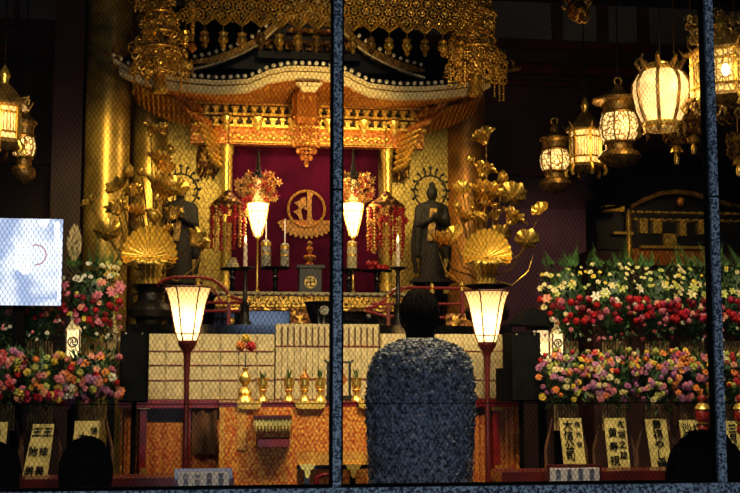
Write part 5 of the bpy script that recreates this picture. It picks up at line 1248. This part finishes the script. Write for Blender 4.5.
# ------------------------------------------------------------------ people
def hand(b, w, d, side, s=1.):
    # palm at w, fingers along d
    d = Vector(d).normalized(); a, n_ = basis(d); w = Vector(w)
    b.cap(w, w+d*.07*s, .030*s, .034*s, 10)
    for i in range(4):
        o = a*(i-1.5)*.019*s; L_ = (.062, .072, .068, .052)[i]*s; q = w+d*.085*s+o
        b.cap(q, q+d*L_*.55, .0095*s, .009*s, 8); b.cap(q+d*L_*.55, q+d*L_*.95+Vector((0, 0, -.022))*s, .009*s, .0075*s, 8)
    q = w+d*.02*s+a*side*.034*s; b.cap(q, q+d*.045*s+a*side*.022*s, .011*s, .009*s, 8)
def person(name, label, loc, s, rz, hairm, cloth_m, hair_style, tilt=0., prayer=False, head_w=1., coat=None):
    t = thing(name, label, 'person', loc, rz=rz); S = lambda x, y, z: Vector((x, y, z))*s
    def skel(extra, head=True):
        b = MB(); e = extra*s
        b.cap(S(0, -.02, .19), S(0, .0, .24), .14*s+e, .14*s+e, 18); b.cap(S(0, 0, .26), S(0, .015, .45), .135*s+e, .125*s+e, 18)
        b.cap(S(-.05, .0, .53), S(.05, .0, .53), .12*s+e, .12*s+e, 16); b.cap(S(-.125, -.005, .59), S(.125, -.005, .59), .07*s+e, .07*s+e, 14)
        for sd in (-1, 1):
            b.cap(S(sd*.09, 0, .17), S(sd*.11, .40, .10), .088*s+e, .066*s+e, 14); b.cap(S(sd*.11, .40, .075), S(sd*.09, -.06, .055), .06*s+e, .045*s+e, 12); b.cap(S(sd*.08, -.1, .04), S(sd*.05, -.24, .03), .04*s+e, .026*s+e, 10)
            el = S(sd*.215, .06, .36); wr = S(sd*.035, .26, .43) if prayer else S(sd*.08, .26, .235)
            b.cap(S(sd*.18, 0, .585), el, .052*s+e, .044*s+e, 12); b.cap(el, wr, .042*s+e, .030*s+e*.6, 12)
            if head: hand(b, wr, (0 if prayer else -sd*.3, .3 if prayer else 1, 1 if prayer else -.25), -sd if not prayer else -sd, s)
        if head:
            b.cap(S(0, .0, .64), S(0, .02+tilt*.3, .74), .058*s, .052*s, 14)
            hy = .035+tilt; hz = .835-tilt*.25
            b.ball(S(0, hy, hz), (.077*s*head_w, .096*s, .108*s), 20, 14); b.cap(S(0, hy+.035, hz-.06), S(0, hy+.06, hz-.085), .05*s, .034*s, 12)
            b.cap(S(0, hy+.094, hz+.01), S(0, hy+.112, hz-.022), .009*s, .015*s, 8); b.cap(S(-.018, hy+.09, hz-.055), S(.018, hy+.09, hz-.055), .009*s, .009*s, 8)
            for sd in (-1, 1):
                b.ball(S(sd*.079*head_w, hy-.005, hz-.01), (.010*s, .020*s, .032*s), 8, 6); b.cap(S(sd*.045, hy+.088, hz+.022), S(sd*.018, hy+.096, hz+.02), .008*s, .008*s, 8)
        return b
    o = skel(0).build('body', 'skin', t)
    md = o.modifiers.new('remesh', 'REMESH'); md.mode = 'VOXEL'; md.voxel_size = .0075; md.use_smooth_shade = True
    sm = o.modifiers.new('smooth', 'SMOOTH'); sm.iterations = 3
    if not coat:
        o = skel(.016, False).build('jacket', cloth_m, t); md = o.modifiers.new('remesh', 'REMESH'); md.mode = 'VOXEL'; md.voxel_size = .012; md.use_smooth_shade = True
        MB().tube([S(-.07, .0, .655), S(0, -.065, .67), S(.07, .0, .655), S(0, .075, .635), S(-.07, 0, .655)], .018*s, 8).build('collar', cloth_m, t)
    else: MB().tube([S(-.07, .0, .655), S(0, -.065, .67), S(.07, .0, .655), S(0, .075, .635), S(-.07, 0, .655)], .018*s, 8).build('collar_fold', 'dark_cloth', t); MB().lathe([(.062*s, .60*s), (.080*s, .64*s), (.072*s, .675*s), (.062*s, .70*s)], n=24, sy=.95).build('collar', 'dark_cloth', t)
    hy = .035+tilt; hz = .835-tilt*.25
    b = MB()
    for i in range(22):
        z = -1+2*(i+.5)/22
    hx = {'short': 1.08, 'full': 1.25, 'big': 1.42}[hair_style]
    def hr(u, v):
        a = 2*pi*u; ph = pi*v*.80; front = max(0, sin(a)); lim = 1-.42*front
        ph *= lim; rr = 1+.02*sin(a*13+3*v)+.015*sin(a*29)
        return S(.077*head_w*hx*sin(ph)*cos(a)*rr, hy-.008+.103*hx*sin(ph)*sin(a)*rr, hz+.008+.112*hx*.98*cos(ph)*rr)
    b.surf(hr, 56, 18)
    if hair_style == 'short':
        b.rings([[S(cos(a)*rx, hy-.03+sin(a)*ry, hz+z) for a in [2*pi*i/24 for i in range(24)]] for z, rx, ry in ((.03, .083*head_w, .085), (-.04, .080*head_w, .082), (-.09, .068, .072), (-.14, .060, .062), (-.17, .05, .05))])
    strand = MB()
    for i in range(260):
        u = R.random(); v = R.uniform(.1, .95); p = Vector(hr(u, v)); q = Vector(hr(u, min(1, v+.12))); q2 = Vector(hr(u+R.uniform(-.02, .02), min(1.06, v+.22)))
        off = (p-S(0, hy, hz)).normalized()*.004; b.tube([p+off*.2, q+off*1.4, q2+off*R.uniform(.6, 2.4)], [.0035, .003, .001], 4)
    b.build('hair', hairm, t)
    if coat:
        rings = coat; n = 56; RR = []
        for (z, hw, hd, yo) in rings: RR.append([(cos(a)*hw*(1+.0*cos(4*a)), yo+sin(a)*hd, z) for a in [2*pi*i/n for i in range(n)]])
        b = MB(); b.rings(RR, cap=False)
        nr = len(rings)
        def sp(u, v):
            f = v*(nr-1.001); i = int(f); w = f-i; z, hw, hd, yo = [rings[i][j]*(1-w)+rings[i+1][j]*w for j in range(4)]; a = 2*pi*u
            return Vector((cos(a)*hw, yo+sin(a)*hd, z)), Vector((cos(a)/max(hw, .01)*.1, sin(a)/max(hd, .01)*.1, .25)).normalized()
        for i in range(4800):
            u, v = R.random(), R.random()**.9*.985; p, nn = sp(u, v); tg = Vector((-nn.y, nn.x, 0)).normalized(); L_ = R.uniform(.026, .056); w_ = R.uniform(.006, .012)
            sw_ = R.uniform(-1, 1)*.012; dn = Vector((0, 0, -1)); q1 = p+nn*R.uniform(.012, .030)+dn*L_*.4+tg*sw_*.5; q2 = p+nn*R.uniform(.004, .014)+dn*L_+tg*sw_
            ta = (tg+nn*R.uniform(-.6, .6)).normalized()
            b.face([p-ta*w_*.6, p+ta*w_*.6, q1+ta*w_, q1-ta*w_]); b.face([q1-ta*w_, q1+ta*w_, q2+ta*w_*.5, q2-ta*w_*.5])
        b.build('shaggy_coat', cloth_m, t, False)
    return t
# person at the centre, on a low dais
YP = 5.2; kp = kk(421, 400, YP); zd = .98
cp = at(421.5, 400, YP); struct('floor_dais', MB().box((cp.x, YP+.12, (FLOOR+zd)/2), (.62, .95, zd-FLOOR)), 'dark_red')
sP = (at(421, 288, YP).z-zd)/.955
def cz_(py): return at(421, py, YP).z-zd
coat = [(cz_(py), hw*kp, hd, yo) for py, hw, hd, yo in ((338, 16, .058, .0), (340.5, 23, .07, 0), (344, 31, .09, 0), (349, 38, .11, 0), (356, 44, .13, .005), (366, 47.5, .15, .01), (380, 50.5, .16, .015), (400, 51.5, .17, .02), (425, 50, .19, .03), (455, 48.5, .23, .05), (487, 47.5, .26, .07), (499, 47.5, .27, .08))]
person('person', 'person seen from behind in a shaggy blue-grey coat, facing the altar', (cp.x, YP, zd), sP, -.05, 'hair', 'shaggy_knit', 'short', .03, True, 1.06, coat)
def seated(px, pyt, Y, label, style, hw=1.):
    p = at(px, pyt, Y); s = (p.z-FLOOR)/(.955 if style == 'short' else .97 if style == 'full' else .99); person('person', label, (p.x, Y, FLOOR), s, 0, 'hair', 'dark_cloth', style, 0, False, hw)
seated(86, 440, 4.25, 'dark-haired onlooker seen from behind in front of the left flower slips', 'full')
seated(-4, 446, 4.5, 'dim onlooker cut by the left picture edge, seen from behind', 'full')
seated(708, 434, 3.45, 'dark-haired onlooker seen from behind at the right steel post', 'big', 1.08)

# ------------------------------------------------------------------ wire screen in front
YW = 2.8; k = kk(370, 246, YW)
ws = thing('wire_screen', 'wire mesh screen with blue-grey steel posts and rail, in front of everything', 'wire fence', (at(370, 480, YW).x, YW, FLOOR))
zr = at(370, 486.5, YW).z; ztp = at(370, -14, YW).z; zlow = FLOOR
Wc, hr_ = 4.5*k, 3.6*k
def panel(xa, xb):
    b = MB(); r_ = .00056; n = int((xb-xa)/(Wc/2)); z0 = zr-.01; rows_ = int((ztp-z0)/hr_)
    off3 = [(cos(a)*r_, sin(a)*r_) for a in (pi/2, pi*7/6, -pi/6)]
    for j in range(n+1):
        xj = xa+j*Wc/2; sg = 1 if j % 2 else -1; base = len(b.v); m_ = 0
        for i in range(rows_+1):
            for dz in (0, .36):
                x = xj+sg*(1 if i % 2 else -1)*Wc/4*.94; z = z0+(i+dz)*hr_; m_ += 1
                for ox, oy in off3: b.v.append((x+ox, YW+oy, z))
        for i in range(m_-1):
            a = base+i*3
            for q in range(3): q2 = (q+1) % 3; b.f.append((a+q, a+q2, a+3+q2, a+3+q))
    return b
xs0, xp1, xp2, xs1 = at(-14, 250, YW).x, at(336.5, 250, YW).x, at(712.5, 250, YW).x, at(756, 250, YW).x
xp1 = at(336.5, 250, YW).x
for xa, xb in ((xs0, xp1), (xp1, xp2), (xp2, xs1)): W(panel(xa, xb), 'mesh_panel', 'wire', ws, False)
for xp, w_ in ((xp1, 8.2), (xp2, 8.6)):
    po = W(MB().box((xp, YW-.012, (FLOOR+ztp)/2), (w_*k, .02, ztp-FLOOR)), 'post', 'post_steel', ws, False)
    b = MB()
    for s_ in (-1, 1): b.box((xp+s_*(w_/2+1.1)*k, YW, (FLOOR+ztp)/2), (2.4*k, .022, ztp-FLOOR))
    W(b, 'post_flange', 'frame_black', ws, False)
    zj = at(336, 191, YW).z if w_ < 8.4 else at(712, 198, YW).z
    W(MB().box((xp, YW-.02, zj), (w_*k*1.02, .01, 1.6*k)), 'post_joint', 'frame_black', ws, False)
W(MB().box(((xs0+xs1)/2, YW-.012, zr-6*k), (xs1-xs0, .03, 12*k)), 'bottom_rail', 'post_steel', ws, False)
W(MB().box(((xs0+xs1)/2, YW+.006, zr+1.2*k), (xs1-xs0, .02, 2.4*k)), 'rail_lip', 'frame_black', ws, False)
W(MB().tube([(xs0, YW, at(400, 403.5, YW).z), (xs1, YW, at(400, 403.5, YW).z)], .0012, 6), 'tension_wire', 'frame_black', ws)

# ------------------------------------------------------------------ lights
def area(name, loc, target, size, e, col, sy=None, spread=pi):
    l = bpy.data.lights.new(name, 'AREA'); l.energy = e; l.color = col; l.size = size; l.spread = spread
    if sy: l.shape = 'RECTANGLE'; l.size_y = sy
    o = bpy.data.objects.new(name, l); C.objects.link(o); o.location = loc; o.rotation_euler = (Vector(target)-Vector(loc)).to_track_quat('-Z', 'Y').to_euler()
def spot(name, loc, target, e, col, ang=40, blend=.6, s_=.1):
    l = bpy.data.lights.new(name, 'SPOT'); l.energy = e; l.color = col; l.spot_size = radians(ang); l.spot_blend = blend; l.shadow_soft_size = s_
    o = bpy.data.objects.new(name, l); C.objects.link(o); o.location = loc; o.rotation_euler = (Vector(target)-Vector(loc)).to_track_quat('-Z', 'Y').to_euler()
warm = (1, .70, .34)
area('shrine_eave_light', (SX, 9.0, zz(118, 9.0)-.02), (SX, 9.5, zz(260, 9.5)), 1.3, 14, warm, .1)
spot('bracket_spot', (SX, 7.2, zz(205, 7.2)), (SX, 9.3, zz(110, 9.3)), 230, (1, .64, .22), 44, .8)
for s_ in (-1, 1):
    spot('lotus_spot', (SX+s_*.75, 6.9, 3.5), (SX+s_*1.33, 8.2, at(150, 225, 8.2).z), 95, (1, .74, .30), 44, .9, .05)
    spot('wing_spot', (SX+s_*.9, 8.6, zz(140, 8.6)), (SX+s_*.95, 10, zz(230, 10)), 26, (1, .76, .26), 80, .9)
    spot('pendant_fill', (SX+s_*.9, 7.2, 3.2), (SX+s_*1.30, 8.5, at(160, 40, 8.5).z), 17, (1, .60, .20), 40, .9, .03)  # added fill to bring out the openwork pendants, no fixture modelled
spot('pillar_fill', (at(100, 300, 7).x-.1, 6.6, 3.4), at(101, 170, 9.2), 150, (1, .70, .22), 26, .9)  # added frontal fill for the highlight down the gold pillar
spot('roof_spot', (SX, 5.6, 4.6), (SX, 8.8, zz(60, 8.8)), 70, (1, .74, .36), 50, .9)
area('desk_light', (SX+.3, 5.1, 3.3), (SX+.3, 6.6, 1.5), .8, 30, (1, .72, .36), .4, radians(110))
area('right_flower_light', (at(650, 300, 6).x, 5.2, 3.6), (at(650, 330, 6.8).x, 6.8, 1.6), 1.4, 27, (1, .84, .56), .4, radians(110))
area('left_flower_light', (at(60, 300, 6).x, 5.2, 3.4), (at(60, 340, 6.8).x, 6.8, 1.6), 1.0, 19, (1, .82, .56), .4, radians(110))
spot('side_shrine_spot', (at(660, 230, 9).x, 8.6, 3.0), at(668, 238, 10.3), 26, (1, .66, .28), 50, .9)
spot('back_wall_fill', (at(540, 300, 10).x, 9.6, 3.6), at(550, 270, 12.5), 105, (1, .62, .58), 40, 1)  # added fill so the maroon wall shows, not a lamp of the hall
spot('upper_wall_fill', (-1.2, 9.0, 3.2), at(30, 40, 12.5), 12, (1, .72, .5), 90, 1)  # this and the next are added fills lifting the dark upper wall
spot('upper_wall_fill', (at(560, 200, 9).x, 9.0, 3.4), at(570, 20, 12.5), 24, (1, .75, .55), 80, 1)
area('entrance_daylight', (.95, -.9, 2.35), (0.6, 6, 1.9), .8, 10, (.50, .66, 1), .28)
area('entrance_daylight', (-.1, -.7, .75), (0.2, 6, .9), .9, 26, (.66, .80, 1), .5)
w = bpy.data.worlds.new('world'); bpy.context.scene.world = w; w.use_nodes = True
w.node_tree.nodes['Background'].inputs[0].default_value = (.10, .07, .05, 1); w.node_tree.nodes['Background'].inputs[1].default_value = .08
sc = bpy.context.scene
sc.view_settings.view_transform = 'Standard'; sc.view_settings.look = 'None'; sc.view_settings.exposure = 0
sc.cycles.use_denoising = True
sc.cycles.max_bounces = 6
sc.cycles.sample_clamp_indirect = 4
